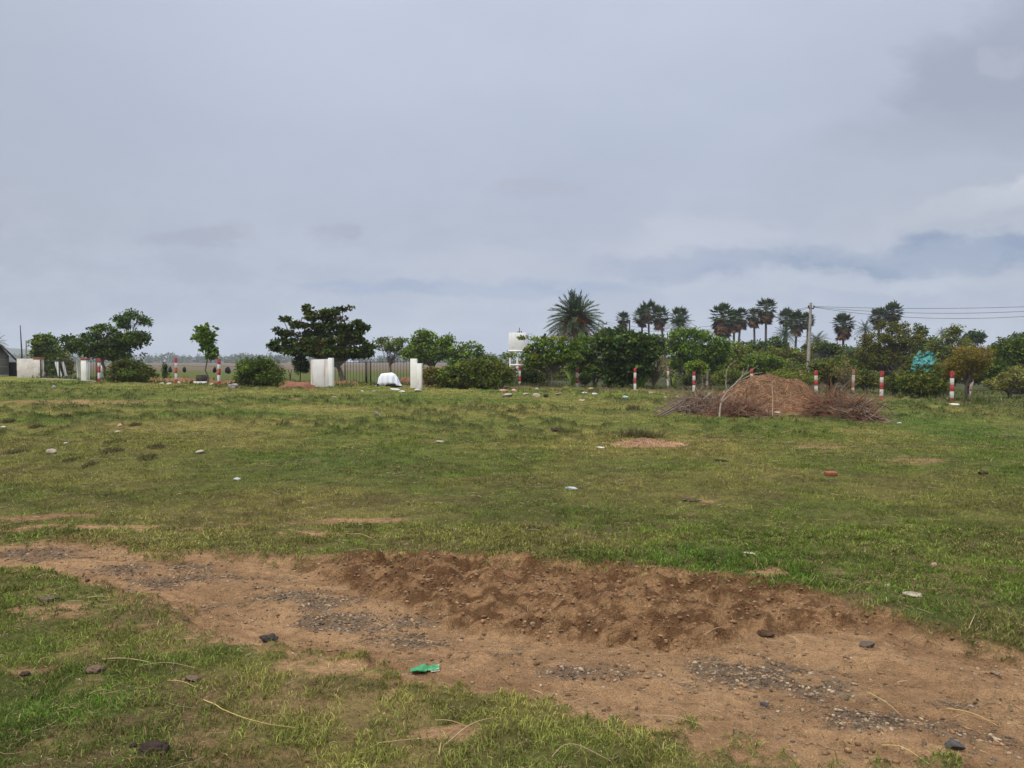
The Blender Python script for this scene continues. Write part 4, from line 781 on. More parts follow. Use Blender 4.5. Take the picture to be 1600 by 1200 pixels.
for a in [(155, 560, 597, 'red and white post at the end of the short gate beside the broad dark tree', (0.15, 0.40, 0.66, 0.82)), (275, 559, 599, 'red and white post with white blocks at its foot left of the lopsided sapling', FR), (342, 561, 602, 'red and white striped post between the lopsided sapling and the spiky bush', FR),
          (812, 571, 605, 'slim red and white post in front of the water tower', (0.05, 0.26, 0.50, 0.76)), (902, 575, 608, 'red and white post below the dark middle tree left of the big leaved tree', (0.04, 0.28, 0.55, 0.78)), (992, 575, 612, 'red and white post right beside the big leaved dark tree', (0.06, 0.34, 0.58, 0.80)),
          (1084, 581, 614, 'red and white post below the lime leafed shrub left of the brown heap', (0.05, 0.36, 0.60, 0.82)), (1174, 576, 616, 'red and white post showing only its top over the left shoulder of the brown heap', FR), (1275, 579, 618, 'red and white post behind the right hand brush pile next to the power pole', FR),
          (1377, 580, 623, 'red and white post behind the end of the long fallen branch', (0.10, 0.34, 0.58, 0.78)), (1487, 580, 630, 'tallest looking red and white post in front of the feathery yellow brown tree', (0.16, 0.37, 0.58, 0.78))]:
    striped_post(a[0], a[1], a[2], a[3], G1, a[4], [M_red, M_wpaint])
G2 = 'faded posts of the second fence line'
striped_post(1044, 575, 604, 'faded slim post beside the yellow green palm seedling', G2, (0.0, 0.48, 0.66, 0.85), [M_fred, M_wpaint], 0.12, 47)
striped_post(1105, 577, 605, 'faded post between the lime shrub and the dead branch', G2, (0.22, 0.42, 0.60, 0.92), [M_fred, M_fwhite], 0.12, 46)
striped_post(1251, 579, 604, 'faded post between the brown heap and the power pole', G2, (0.08, 0.30, 0.60, 0.85), [M_fred, M_fwhite], 0.11, 45)
striped_post(1333, 577, 611, 'faded leaning post among the bare pale shrub stems', G2, (0.10, 0.30, 0.52, 0.78), [M_fred, M_fwhite], 0.12, 39, 0.04)
striped_post(1514, 588, 612, 'faded leaning post behind the feathery yellow brown tree', G2, (0.10, 0.30, 0.52, 0.78), [M_fred, M_fwhite], 0.12, 38, 0.2)

# ------------------------------------------------------------------ walls, pillars, railings
def wbox(t, name, mat, px0, px1, pt, pb, D, depth, bev=0.015, ztop=None, dy=0.0, b=None):
    """an upright block whose front face covers the given photo rectangle at distance D, as a part of t"""
    o3 = np.array(t.location) if t is not None else np.zeros(3)
    x0 = at(px0, 565, D)[0]; x1 = at(px1, 565, D)[0]; z1 = at(px0, pt, D)[2]; z0 = at(px0, pb, D)[2]-0.05
    V, F = box(((x0+x1)/2, D+depth/2+dy, (z0+z1)/2), (x1-x0, depth, z1-z0)); o = mesh_np(name, V-o3, F, mat, t)
    if bev: bevel(o, bev)
    return o
Dw = G(45, 590)[1]; t = thing('wall', G(45, 590), 'damp stained whitish wall with a brick capped end pillar beside the grey shed', 'wall')
wbox(t, 'panel', M_oldwall, 26, 52, 560.5, 590, Dw+0.12, 0.18); wbox(t, 'pillar', M_oldwall, 52, 63, 561, 591, Dw-0.03, 0.45); wbox(t, 'brick_cap', M_brick, 51.5, 63.3, 558.3, 560.5, Dw-0.05, 0.5, 0.01)
def shed():
    b = G(2, 588); D = b[1]; t = thing('shed', b, 'small grey shed with a steep dark roof at the end of the stained wall', 'shed'); k = D/1200
    X = lambda px: (at(px, 565, D)[0]-b[0])*0.85
    Z = lambda py: at(2, py, D)[2]-b[2]
    # gable front with the roof pitch
    V = [(X(-16), 0, -.1), (X(12.5), 0, -.1), (X(12.5), 0, Z(556)), (X(2), 0, Z(541)), (X(-16), 0, Z(564))]; n = 5
    V = np.array(V+[(a, 3.2, c) for a, _, c in V]); me = MB()
    me.add(V, [np.array([(0, 1, 2), (0, 2, 4), (2, 3, 4), (5, 7, 6), (5, 9, 7), (7, 9, 8)]), np.array([(i, i+5, (i+1) % 5+5, (i+1) % 5) for i in range(5)])]); me.build('wall', M_grey, t)
    for s, xe, ze in ((1, 27, 563), (-1, -23, 563)):
        a = np.array([X(2), Z(537.5)]); e = np.array([X(xe), Z(ze)]); th = 0.17; nrm = np.array([0, -1.0])*th
        V = np.array([(p[0], y, p[1]) for y in (-0.45, 3.5) for p in (a, e, e+nrm, a+nrm)]); F = np.array([(0, 1, 2, 3), (4, 7, 6, 5), (0, 4, 5, 1), (1, 5, 6, 2), (2, 6, 7, 3), (3, 7, 4, 0)]); mesh_np('roof_slope', V, F, M_tile, t)
    V, F = box(((X(13)+X(26))/2, 0.9, (Z(566))/2), (X(26)-X(13), 0.08, Z(566))); mesh_np('side_boards', V, F, M_board, t)
    V, F = box(((X(-20)+X(13))/2, -0.15, 0.06), (X(13)-X(-20), 0.3, 0.12)); mesh_np('plinth', V, F, M_concrete, t)
    for zz in (Z(562), Z(573)):
        V, F = box(((X(-16)+X(12))/2, -0.012, zz), (X(12)-X(-16), 0.02, 0.05)); mesh_np('ledge', V, F, M_concrete, t)
    return t
SHED = shed(); SHED.rotation_euler[2] = 0.56
def railing(name, label, cat, p0, p1, pt, pb, n, rails, thick=0.010, group=None, kerb=True, posts=(), spikes=False):
    A = G(*p0); B = G(*p1); t = thing(name, (A+B)/2, label, cat, group); o = (A+B)/2
    u = np.linspace(0, 1, n)[:, None]; base = A*(1-u)+B*u; base[:, 2] = gz(base[:, 0], base[:, 1])
    h0 = at(p0[0], pt[0], A[1])[2]-A[2]; h1 = at(p1[0], pt[1], B[1])[2]-B[2]; hh = h0*(1-u[:, 0])+h1*u[:, 0]
    P = np.stack([base+np.array([0, 0, 0.06]), base+np.array([0, 0, 1])*(hh*0.5)[:, None], base+np.array([0, 0, 1])*hh[:, None]], 1)-o
    V, F = tubes(P, np.full((n, 3), thick), 4); mesh_np('bars', V, F, M_iron, t)
    for f in rails:
        Q = np.stack([A+np.array([0, 0, h0*f]), (A+B)/2+np.array([0, 0, (h0+h1)/2*f]), B+np.array([0, 0, h1*f])])-o; V, F = tubes(Q[None], np.full((1, 3), thick*1.35), 4); mesh_np('rail', V, F, M_iron, t)
    for f, w, hmul in posts:
        c = A*(1-f)+B*f; h = (h0*(1-f)+h1*f)*hmul; V, F = box((c[0]-o[0], c[1]-o[1], c[2]-o[2]+h/2-0.05), (w, w, h+0.1)); mesh_np('gate_post', V, F, M_iron, t)
    if kerb:
        d = B-A; L = np.hypot(d[0], d[1]); V, F = box((0, 0.02, (A[2]+B[2])/2-o[2]-0.01), (L, 0.12, 0.10), math.atan2(d[1], d[0])); bevel(mesh_np('kerb', V, F, M_concrete, t), 0.02)
    return t
railing('iron_railing', 'dark iron railing between the stained wall and the brick capped white pillar', 'railing', (64, 591.5), (119, 594), (562, 564), None, 20, (0.12, 0.93), posts=((0.0, 0.07, 1.0), (0.55, 0.05, 1.0)))
railing('iron_gate', 'short dark iron gate between the brick capped white pillar and a striped post', 'gate', (136, 595), (152, 597), (563, 560), None, 7, (0.1, 0.92), posts=((1.0, 0.07, 1.0),))
railing('iron_gate', 'long low barred iron gate in front of the large tiered tree', 'gate', (520, 601.5), (640, 602.5), (563, 560), None, 27, (0.06, 0.90), 0.010, posts=((0.16, 0.06, 0.95), (0.435, 0.11, 0.92), (0.49, 0.06, 0.95)), kerb=True)
def props():
    for (x0, y0, x1, y1, w, D, lab) in ((88, 565, 94.5, 590, 4.5, 58, 'left white prop slanting behind the iron railing'), (97.5, 565, 103.5, 589, 3.5, 60, 'right greyer prop slanting behind the iron railing'), (162, 566, 157.5, 592, 5, 52, 'white slab leaning right beside the end of the short iron gate'), (121.5, 562, 123.5, 593, 4, 51, 'narrow white post hugging the brick capped pillar')):
        a = at(x0, y0, D); b = at(x1, y1, D); b[2] = g(b[0], D)-0.05; k = D/1200; V, F = tubes(np.stack([b, (a+b)/2, a])[None], np.full((1, 3), w*k*0.68), 4)
        o = mesh_np('stone_prop', V-b, F, M_oldwall if w < 4 else M_white); o.location = b; tag(o, lab, 'prop'); bevel(o, 0.01)
props()
D = G(131, 595)[1]; t = thing('pillar', G(131, 595), 'white pillar with a reddish brick cap between railing and short gate', 'pillar'); wbox(t, 'shaft', M_white, 126, 134.5, 561.5, 595, D-0.1, 0.4); wbox(t, 'brick_cap', M_brick, 125.6, 135, 559.5, 561.5, D-0.12, 0.44, 0.01)
D = G(500, 604)[1]
t = thing('wall_block', G(500, 604), 'broad rust streaked white wall block at the left end of the long barred gate', 'wall')
V0 = [(485.5, 562), (512.5, 561), (512.5, 604), (485.5, 604.5)]
o3 = np.array(t.location); pts = [at(px, py, D) for px, py in V0]
for p in pts[2:]: p[2] -= 0.06
V = np.array([p+np.array([0, d, 0]) for d in (0, 0.24) for p in pts])-o3; F = np.array([(3, 2, 1, 0), (4, 5, 6, 7), (0, 1, 5, 4), (1, 2, 6, 5), (2, 3, 7, 6), (3, 0, 4, 7)]); bevel(mesh_np('panel', V, F, M_whitestain, t), 0.012)
wbox(t, 'pillar', M_white, 512.5, 519.5, 559.3, 603, D-0.04, 0.34)
D = G(648, 606)[1]; t = thing('gate_pillar', G(648, 606), 'stepped white gate pillar, tall half beside a lower half, at the right end of the long gate', 'pillar')
wbox(t, 'tall_block', M_white, 641, 650.8, 560.5, 605, D, 0.34); wbox(t, 'low_block', M_white, 650.8, 658.5, 568, 606, D-0.08, 0.36)

# ------------------------------------------------------------------ water tower
def tower():
    D = 72; c = at(808.5, 590, D); b = np.array([c[0], D, g(c[0], D)]); t = thing('water_tower', b, 'white box shaped water tank raised on white columns behind the flat tiered tree', 'water tower'); k = D/1200
    zt = at(800, 520, D)[2]-b[2]; zb = at(800, 549, D)[2]-b[2]; w = 27*k
    V, F = box((0, w*0.35, (zt+zb)/2), (w, w*0.7, zt-zb)); bevel(mesh_np('tank', V, F, M_white, t), 0.03)
    V, F = box((0, w*0.35, zb+0.03), (w*1.06, w*0.76, 0.14)); mesh_np('slab', V, F, M_white, t)
    for sx in (-0.42, 0.0, 0.42):
        for sy in (0.08, 0.62):
            P = np.array([[sx*w, sy*w, -0.1], [sx*w, sy*w, zb*0.5], [sx*w, sy*w, zb]]); V, F = tubes(P[None], np.array([[0.14, 0.10, 0.12]]), 8); mesh_np('column', V, F, M_white, t, None, True)
    V, F = box((0, w*0.05, zb*0.48), (w*0.84, 0.12, 0.14)); mesh_np('tie_beam', V, F, M_white, t)
    mb = MB()
    for P in ([[0.12*w, 0.3*w, zt], [0.12*w, 0.3*w, zt+0.5]], [[0.0, 0.3*w, zt+0.1], [0.28*w, 0.3*w, zt+0.1]], [[0.02*w, 0.3*w, zt], [0.02*w, 0.3*w, zt+0.16]], [[0.25*w, 0.3*w, zt], [0.25*w, 0.3*w, zt+0.16]]):
        V, F = tubes(np.array([P]), np.full((1, 2), 0.035), 5); mb.add(V, F)
    mb.build('inlet_pipe', M_iron, t)
    mb = MB()                                              # ladder frame on the right
    for dx in (0.62, 0.85):
        V, F = tubes(np.array([[[dx*w, 0.3*w, zb], [dx*w, 0.3*w, zt-0.1]]]), np.full((1, 2), 0.02), 4); mb.add(V, F)
    for q in np.linspace(0.1, 0.95, 7):
        V, F = tubes(np.array([[[0.5*w, 0.3*w, zb+(zt-zb)*q], [0.85*w, 0.3*w, zb+(zt-zb)*q]]]), np.full((1, 2), 0.015), 4); mb.add(V, F)
    mb.build('ladder', M_concrete, t)
tower()

# ------------------------------------------------------------------ poles and wires
def power_pole():
    D = 60; b3 = at(1261.5, 600, D); b = np.array([b3[0], D, g(b3[0], D)]); top = at(1267, 473, D)-b; t = thing('power_pole', b, 'tall slightly leaning concrete power pole behind the brown heap carrying overhead wires', 'power pole')
    u = np.linspace(0, 1, 6)[:, None]; P = np.array([0, 0, -0.3])*(1-u)+top*u; V, F = tubes(P[None], np.linspace(0.17, 0.10, 6)[None], 4); mesh_np('pole', V, F, M_concrete, t)
    V, F = box(top+np.array([0.05, 0, -0.45]), (0.36, 0.12, 0.09)); mesh_np('bracket', V, F, M_iron, t)
    for dx in (-0.16, 0.05, 0.26):
        V, F = tubes(np.array([top+np.array([dx-0.02, 0, -0.42]), top+np.array([dx-0.02, 0, -0.3]), top+np.array([dx-0.02, 0, -0.2])])[None], np.array([[0.035, 0.06, 0.03]]), 6); mesh_np('insulator', V, F, M_dark, t)
    return b+top
PT = power_pole()
def wire(label, a, b, sag, rad_=0.014):
    u = np.linspace(0, 1, 24)[:, None]; P = a*(1-u)+b*u; P[:, 2] -= 4*sag*(u*(1-u))[:, 0]; V, F = tubes((P-a)[None], np.full((1, 24), rad_), 4); o = mesh_np('overhead_wire', V, F, M_wire); o.location = a; tag(o, label, 'wire', 'overhead wires of the power line')
wire('top wire running right from the power pole', PT+np.array([0.2, 0, -0.28]), at(1720, 474, 52), 0.25)
wire('middle sagging wire running right from the power pole', PT+np.array([0.2, 0, -0.32]), at(1720, 478, 52), 0.50)
wire('lowest sagging wire running right from the power pole', PT+np.array([0.2, -0.1, -0.36]), at(1720, 483, 52), 0.75)
def small_pole():
    D = 95; b3 = at(941, 590, D); b = np.array([b3[0], D, g(b3[0], D)]); top = at(942, 502, D)-b; t = thing('power_pole', b, 'distant power pole with a crossarm right of the big date palm', 'power pole')
    V, F = tubes(np.stack([np.array([0, 0, -.2]), top/2, top])[None], np.array([[0.14, 0.12, 0.10]]), 6); mesh_np('pole', V, F, M_concrete, t)
    V, F = box(top+np.array([0, 0, -0.35]), (1.1, 0.1, 0.1)); mesh_np('crossarm', V, F, M_iron, t)
    for dx in (-0.5, 0.45): V, F = tubes(np.array([top+np.array([dx, 0, -0.30]), top+np.array([dx, 0, -0.05])])[None], np.array([[0.06, 0.04]]), 6); mesh_np('insulator', V, F, M_dark, t)
    return b+top
PS = small_pole()
wire('upper of two wires between the two power poles', PS+np.array([0.45, 0, -0.1]), PT+np.array([-0.1, 0, -0.30]), 1.2)
wire('lower of two wires between the two power poles', PS+np.array([-0.45, 0, -0.1]), PT+np.array([-0.1, 0.05, -0.40]), 1.5)
def sticks():
    for (pts, D, r0, lab, cat, nm) in (([(34, 592), (34, 552), (32.5, 525), (31.5, 508)], 68, 0.075, 'tall thin dark bare stick behind the stained wall', 'stick', 'bare_stick'), ([(984, 590), (984, 530), (983.5, 500)], 90, 0.11, 'dark bare stick beside the short fan palm', 'stick', 'bare_stick'), ([(845, 600), (849, 535), (852, 521)], 60, 0.13, 'slanting dark stump sticking out above the flat tiered tree', 'stump', 'tree_stump')):
        P = np.array([at(a, c, D) for a, c in pts]); P[0, 2] = g(P[0, 0], D)-0.1; V, F = tubes(P[None]-P[0], np.linspace(r0, r0*(0.4 if nm == 'bare_stick' and D == 68 else 0.8), len(P))[None], 6); o = mesh_np(nm, V, F, M_board); o.location = P[0]; tag(o, lab, cat)
    D = 110; b3 = at(41, 590, D); b = np.array([b3[0], D, g(b3[0], D)]); top = at(41, 532, D)-b; t = thing('power_pole', b, 'short distant power pole beside the tall thin dark stick', 'power pole')
    V, F = tubes(np.stack([np.array([0, 0, -.2]), top/2, top])[None], np.array([[0.14, 0.12, 0.10]]), 6); mesh_np('pole', V, F, M_concrete, t)
    V, F = box(top+np.array([0.18, 0, -0.8]), (0.45, 0.08, 0.10)); mesh_np('bracket', V, F, M_iron, t); V, F = tubes(np.array([top+np.array([0.36, 0, -0.8]), top+np.array([0.36, 0, -0.55])])[None], np.array([[0.09, 0.05]]), 6); mesh_np('insulator', V, F, M_dark, t)
sticks()

# ------------------------------------------------------------------ heaps, brush and the things round the gate
def mound(name, px, py, rx, ry, h, label, cat, mat, seed=1, shape=None, nn=80):
    b = G(px, py); r = RS(seed); t = thing(name, b, label, cat)
    u = np.linspace(-1.15, 1.15, nn); X, Y = np.meshgrid(u, u); q = np.hypot(X, Y)+(fbm(X*2+seed, Y*2, 3, seed)-0.5)*0.3
    if shape is None: Z = h*np.clip(1-q**2, 0, None)**0.8
    else: Z = h*shape(X, Y, q)
    x = X.ravel()*rx; y = Y.ravel()*ry; z0 = gz(b[0]+x, b[1]+y)-b[2]
    hn = Z.ravel()*(1+(fbm(x*2.3, y*2.3, 4, seed+1)-0.5)*0.25)+np.where(Z.ravel() > 0.02, (fbm(x*9, y*9, 3, seed+2)-0.5)*0.05*min(1, h), 0); z = z0+hn-0.03*(Z.ravel() <= 0)
    i = (np.arange(nn-1)[:, None]*nn+np.arange(nn-1)[None]).ravel(); F = np.stack([i, i+1, i+nn+1, i+nn], 1); F = F[(hn[F] > 0.004).any(1)]; used, inv = np.unique(F.ravel(), return_inverse=True)
    o = mesh_np('heap', np.stack([x, y, z], 1)[used], inv.reshape(-1, 4), mat, t, None, True)
    def top(xx, yy):
        ui = np.clip((xx/rx+1.15)/2.3*(nn-1), 0, nn-1.001); vi = np.clip((yy/ry+1.15)/2.3*(nn-1), 0, nn-1.001); a = ui.astype(int); c = vi.astype(int); Zg = z.reshape(nn, nn); fu = ui-a; fv = vi-c
        return Zg[c, a]*(1-fu)*(1-fv)+Zg[c, a+1]*fu*(1-fv)+Zg[c+1, a]*(1-fu)*fv+Zg[c+1, a+1]*fu*fv
    return t, top
def fibres(t, top, rx, ry, n, Ln, rr, pal, seed, name, flow=0.0, lift=0.02, lim=1.0):
    r = RS(seed); x = r.normal(0, 0.45, n)*rx; y = r.normal(0, 0.5, n)*ry; k = np.hypot(x/rx, y/ry) < lim; x = x[k]; y = y[k]; m = len(x); a = r.normal(flow, 0.9, m); L = Ln*r.uniform(0.4, 1.5, m); cv = r.normal(0, 0.5, m); s = np.linspace(-0.5, 0.5, 5)[None]; ang = a[:, None]+cv[:, None]*s*2
    P = np.stack([x[:, None]+np.cos(ang)*s*L[:, None], y[:, None]+np.sin(ang)*s*L[:, None], 0*ang], -1); P[..., 2] = top(P[..., 0], P[..., 1])+lift*r.rand(m, 1)+r.normal(0, 0.01, P.shape[:2])
    V, F = tubes(P, np.full((m, 5), rr)*np.array([0.7, 1, 1, 0.9, 0.4]), 3); cc = np.repeat(np.array(pal)[r.randint(0, len(pal), m)]*r.uniform(0.6, 1.2, (m, 1)), 15, 0); o = mesh_np(name, V, F, M_twig, t, None if False else cc); o['kind'] = 'stuff'
def big_heap():
    b = G(1192, 648); k = b[1]/1200; rx = 112*k; ry = 1.7; top_h = at(1200, 585, b[1]+0.9)[2]-b[2]
    def shape(X, Y, q):
        r0 = np.hypot(X-0.06, Y); main = np.clip(1.0-r0**1.35, 0, None)**1.05
        toe = 0.20*np.exp(-(((X-0.66)/0.34)**2+((Y+0.35)/0.5)**2))+0.16*np.exp(-(((X+0.55)/0.35)**2+((Y+0.45)/0.4)**2)); scoop = 0.13*np.exp(-(((X-0.18)/0.14)**2+((Y+0.5)/0.22)**2)); scoop2 = 0.08*np.exp(-(((X+0.2)/0.3)**2+((Y+0.65)/0.2)**2))
        z = np.clip(main+toe-scoop-scoop2, 0, None); return z*np.clip((1.15-q)/0.25, 0, 1)
    t, top = mound('compost_heap', 1192, 640, rx, ry, top_h, 'large brown heap of straw and compost rising from the grass', 'heap', M_heap, 11, shape, 130)
    fibres(t, top, rx, ry, 9000, 0.28, 0.0055, [(0.34, 0.19, 0.095), (0.24, 0.12, 0.06), (0.40, 0.25, 0.135), (0.13, 0.068, 0.04)], 4, 'straw', 0.0, 0.05, 1.05)
    p = at(1207, 645, b[1]-1.3); q = at(1206, 594, b[1]-0.2)
    o3 = np.array([p[0], p[1], g(p[0], p[1])]); V, F = tubes(np.stack([o3*0+np.array([0, 0, 0.0]), (q-o3)*0.5+np.array([0.02, 0, 0.05]), q-o3])[None], np.array([[0.010, 0.008, 0.005]]), 4); o = mesh_np('pale_stick', V, F, M_twig, None, np.array([0.33, 0.27, 0.19])); o.location = o3; tag(o, 'pale thin stick standing against the front of the brown heap', 'stick')
    p = G(1185, 648); q = G(1220, 651); q = q+np.array([0, 0, 0.1]); p = p+np.array([0, -0.25, 0.12]); V, F = tubes(np.stack([0*p, (q-p)/2, q-p])[None], np.array([[0.035, 0.04, 0.03]]), 6); o = mesh_np('pale_log', V, F, M_twig, None, np.array([0.42, 0.36, 0.28])); o.location = p; tag(o, 'short pale log lying at the foot of the brown heap', 'log')
big_heap()
def brush(px, py, rx, ry, h, n, label, pal, seed, L=0.8, lean=(0, 0, 0)):
    b = G(px, py); k = b[1]/1200; r = RS(seed); rxm = rx*k; t = thing('brush_pile', b, label, 'brush pile'); m = n
    x = r.normal(0, 0.42, m)*rxm; y = r.normal(0, 0.42, m)*ry; e = np.clip(1-(x/rxm)**2*0.9-(y/ry)**2*0.6, 0.05, 1); z = r.rand(m)*e*h; z0 = gz(b[0]+x, b[1]+y)-b[2]
    d = unit(r.normal(size=(m, 3))*np.array([1, 0.8, 0.55])+np.array(lean)); Ls = L*r.uniform(0.3, 1.3, m); s = np.linspace(0, 1, 5); curve = r.normal(0, 0.25, (m, 3))
    P = np.stack([x, y, z0+z], 1)[:, None]+d[:, None]*(Ls[:, None]*s)[..., None]+curve[:, None]*(Ls[:, None]*s**2)[..., None]; P[..., 2] = np.maximum(P[..., 2], gz(b[0]+P[..., 0], b[1]+P[..., 1])-b[2]+0.01)
    R = r.uniform(0.004, 0.012, (m, 1))*np.array([1, 0.9, 0.75, 0.55, 0.3]); V, F = tubes(P, R, 3); o = mesh_np('twigs', V, F, M_twig, t, np.repeat(np.array(pal)[r.randint(0, len(pal), m)]*r.uniform(0.6, 1.3, (m, 1)), 15, 0)); o['kind'] = 'stuff'
    m2 = n//3; x = r.normal(0, 0.4, m2)*rxm; y = r.normal(0, 0.4, m2)*ry; a = r.uniform(0, 6.28, m2); e = np.clip(1-(x/rxm)**2-(y/ry)**2*0.6, 0.05, 1); s = np.linspace(-0.5, 0.5, 4)[None]; Ls = r.uniform(0.1, 0.4, (m2, 1)); P = np.stack([x[:, None]+np.cos(a)[:, None]*s*Ls, y[:, None]+np.sin(a)[:, None]*s*Ls, 0*s*Ls], -1); P[..., 2] = gz(b[0]+P[..., 0], b[1]+P[..., 1])-b[2]+(r.rand(m2)*e*h*0.6)[:, None]
    V, F = tubes(P, np.full((m2, 4), 0.012), 3); o = mesh_np('dead_leaves', V, F, M_twig, t, np.repeat(np.array([0.15, 0.075, 0.045])*r.uniform(0.6, 1.3, (m2, 1)), 12, 0)); o['kind'] = 'stuff'
    return t
GREYT = [(0.24, 0.14, 0.085), (0.24, 0.18, 0.13), (0.16, 0.115, 0.085), (0.32, 0.26, 0.20), (0.21, 0.12, 0.075)]; BRT = [(0.25, 0.115, 0.058), (0.19, 0.085, 0.045), (0.21, 0.105, 0.062), (0.15, 0.078, 0.048), (0.26, 0.14, 0.085), (0.22, 0.17, 0.13)]
brush(1095, 645, 52, 0.9, 0.55, 1500, 'tangled grey brush pile spread against the left side of the brown heap', GREYT, 3, 0.6)
brush(1150, 650, 55, 0.7, 0.40, 1100, 'reddish brown layer of dead twigs along the front left foot of the brown heap', BRT, 13, 0.6, (0.6, 0, 0))
brush(1298, 652, 40, 0.9, 0.62, 1500, 'reddish brown brush pile leaning on the right side of the brown heap', BRT, 5, 0.65)
brush(1338, 656, 36, 0.7, 0.50, 1200, 'grey brown fine brush pile at the far right end beneath the fallen branch', GREYT+BRT, 6, 0.55)
def branch(name, label, paths, base_px, color, cat='branch', r0=0.035):
    b = G(*base_px); t = thing(name, b, label, cat); mb = MB()
    for pts, ra, rb, dd in paths:
        P = np.array([at(a, c, b[1]+d) for (a, c), d in zip(pts, np.linspace(dd[0], dd[1], len(pts)))]); u = np.linspace(0, len(P)-1, len(P)*4-3); Q = np.stack([np.interp(u, np.arange(len(P)), P[:, i]) for i in range(3)], 1); Q[1:-1] = (Q[:-2]+Q[1:-1]*2+Q[2:])/4
        Q[:, 2] = np.maximum(Q[:, 2], gz(Q[:, 0], Q[:, 1])+0.01); mb.add(*tubes((Q-b)[None], np.linspace(ra, rb, len(Q))[None], 5), color)
    mb.build('stems', M_twig, t); return t
branch('dead_branch', 'pale dead forked branch standing up from the brush left of the heap', [([(1124, 652), (1125, 640), (1127, 626), (1135, 613), (1147, 601), (1160, 588)], .030, .014, (-.2, .1)), ([(1136, 610), (1134, 600), (1135, 580), (1140, 570), (1152, 563)], .016, .005, (-.1, -.1)), ([(1135, 592), (1130, 584), (1131, 577)], .011, .004, (-.1, -.2)), ([(1160, 588), (1172, 580), (1186, 570)], .013, .004, (.1, .3)), ([(1150, 597), (1165, 590), (1178, 584), (1192, 582)], .018, .005, (.1, .2)), ([(1140, 606), (1150, 600), (1158, 592), (1162, 575)], .016, .005, (0, .2)), ([(1128, 628), (1142, 615), (1152, 612)], .016, .006, (-.1, 0)), ([(1158, 590), (1168, 578), (1170, 568)], .012, .004, (.1, .1))], (1124, 652), np.array([0.30, 0.25, 0.20]))
branch('fallen_branch', 'long dark fallen branch reaching out from the brush onto the grass', [([(1300, 633), (1318, 626), (1340, 624), (1365, 629), (1380, 633), (1392, 640), (1402, 638)], .04, .012, (0, .1)), ([(1385, 634), (1396, 648), (1402, 656), (1412, 665)], .018, .006, (.1, -.6)), ([(1340, 625), (1355, 633), (1359, 640), (1361, 648)], .022, .008, (0, -.2)), ([(1358, 638), (1368, 639), (1376, 637)], .012, .005, (0, .1)), ([(1318, 626), (1328, 619), (1332, 614)], .014, .005, (0, .1)), ([(1368, 630), (1382, 630), (1386, 626)], .012, .004, (0, .2))], (1350, 648), np.array([0.07, 0.048, 0.036]))
branch('dead_stalks', 'bundle of dark dead stalks sloping to the grass left of the grey brush pile', [([(1024, 651), (1045, 640), (1066, 626)], .025, .018, (-.2, .2)), ([(1030, 652), (1050, 641), (1068, 630)], .03, .015, (-.2, .2)), ([(1020, 643), (1040, 634), (1062, 622)], .018, .01, (0, .3)), ([(1036, 653), (1056, 640), (1075, 620)], .02, .01, (-.2, .3)), ([(1071, 652), (1070, 640), (1068, 622)], .014, .008, (-.2, 0)), ([(1077, 650), (1078, 636), (1077, 625)], .014, .006, (-.2, 0))], (1045, 650), np.array([0.14, 0.105, 0.08]))
t, top = mound('soil_patch', 1008, 694, 0.85, 0.42, 0.10, 'low reddish patch of chopped straw and soil on the grass', 'heap', M_strawsoil, 21, lambda X, Y, q: np.clip(1-q-1.3*np.abs(fbm(X*2.5+4, Y*2.5, 4, 33)-0.45), 0, None), 70); fibres(t, top, 0.8, 0.45, 1100, 0.06, 0.004, [(0.42, 0.25, 0.14), (0.33, 0.18, 0.10), (0.48, 0.31, 0.18)], 5, 'straw', 0, 0.02, 1.0)
t, top = mound('soil_heap', 636, 603, 0.7, 0.6, 0.52, 'red soil heap between the white sheet and the stepped gate pillar', 'heap', M_redsoil, 22, None, 36)
t, top = mound('soil_heap', 660, 603, 0.5, 0.4, 0.42, 'red soil heap showing right of the stepped gate pillar', 'heap', M_redsoil, 23, None, 36)
t, top = mound('soil_heap', 465, 602, 0.85, 0.6, 0.3, 'low red soil heap left of the rust streaked wall block', 'heap', M_redsoil, 24, None, 36)
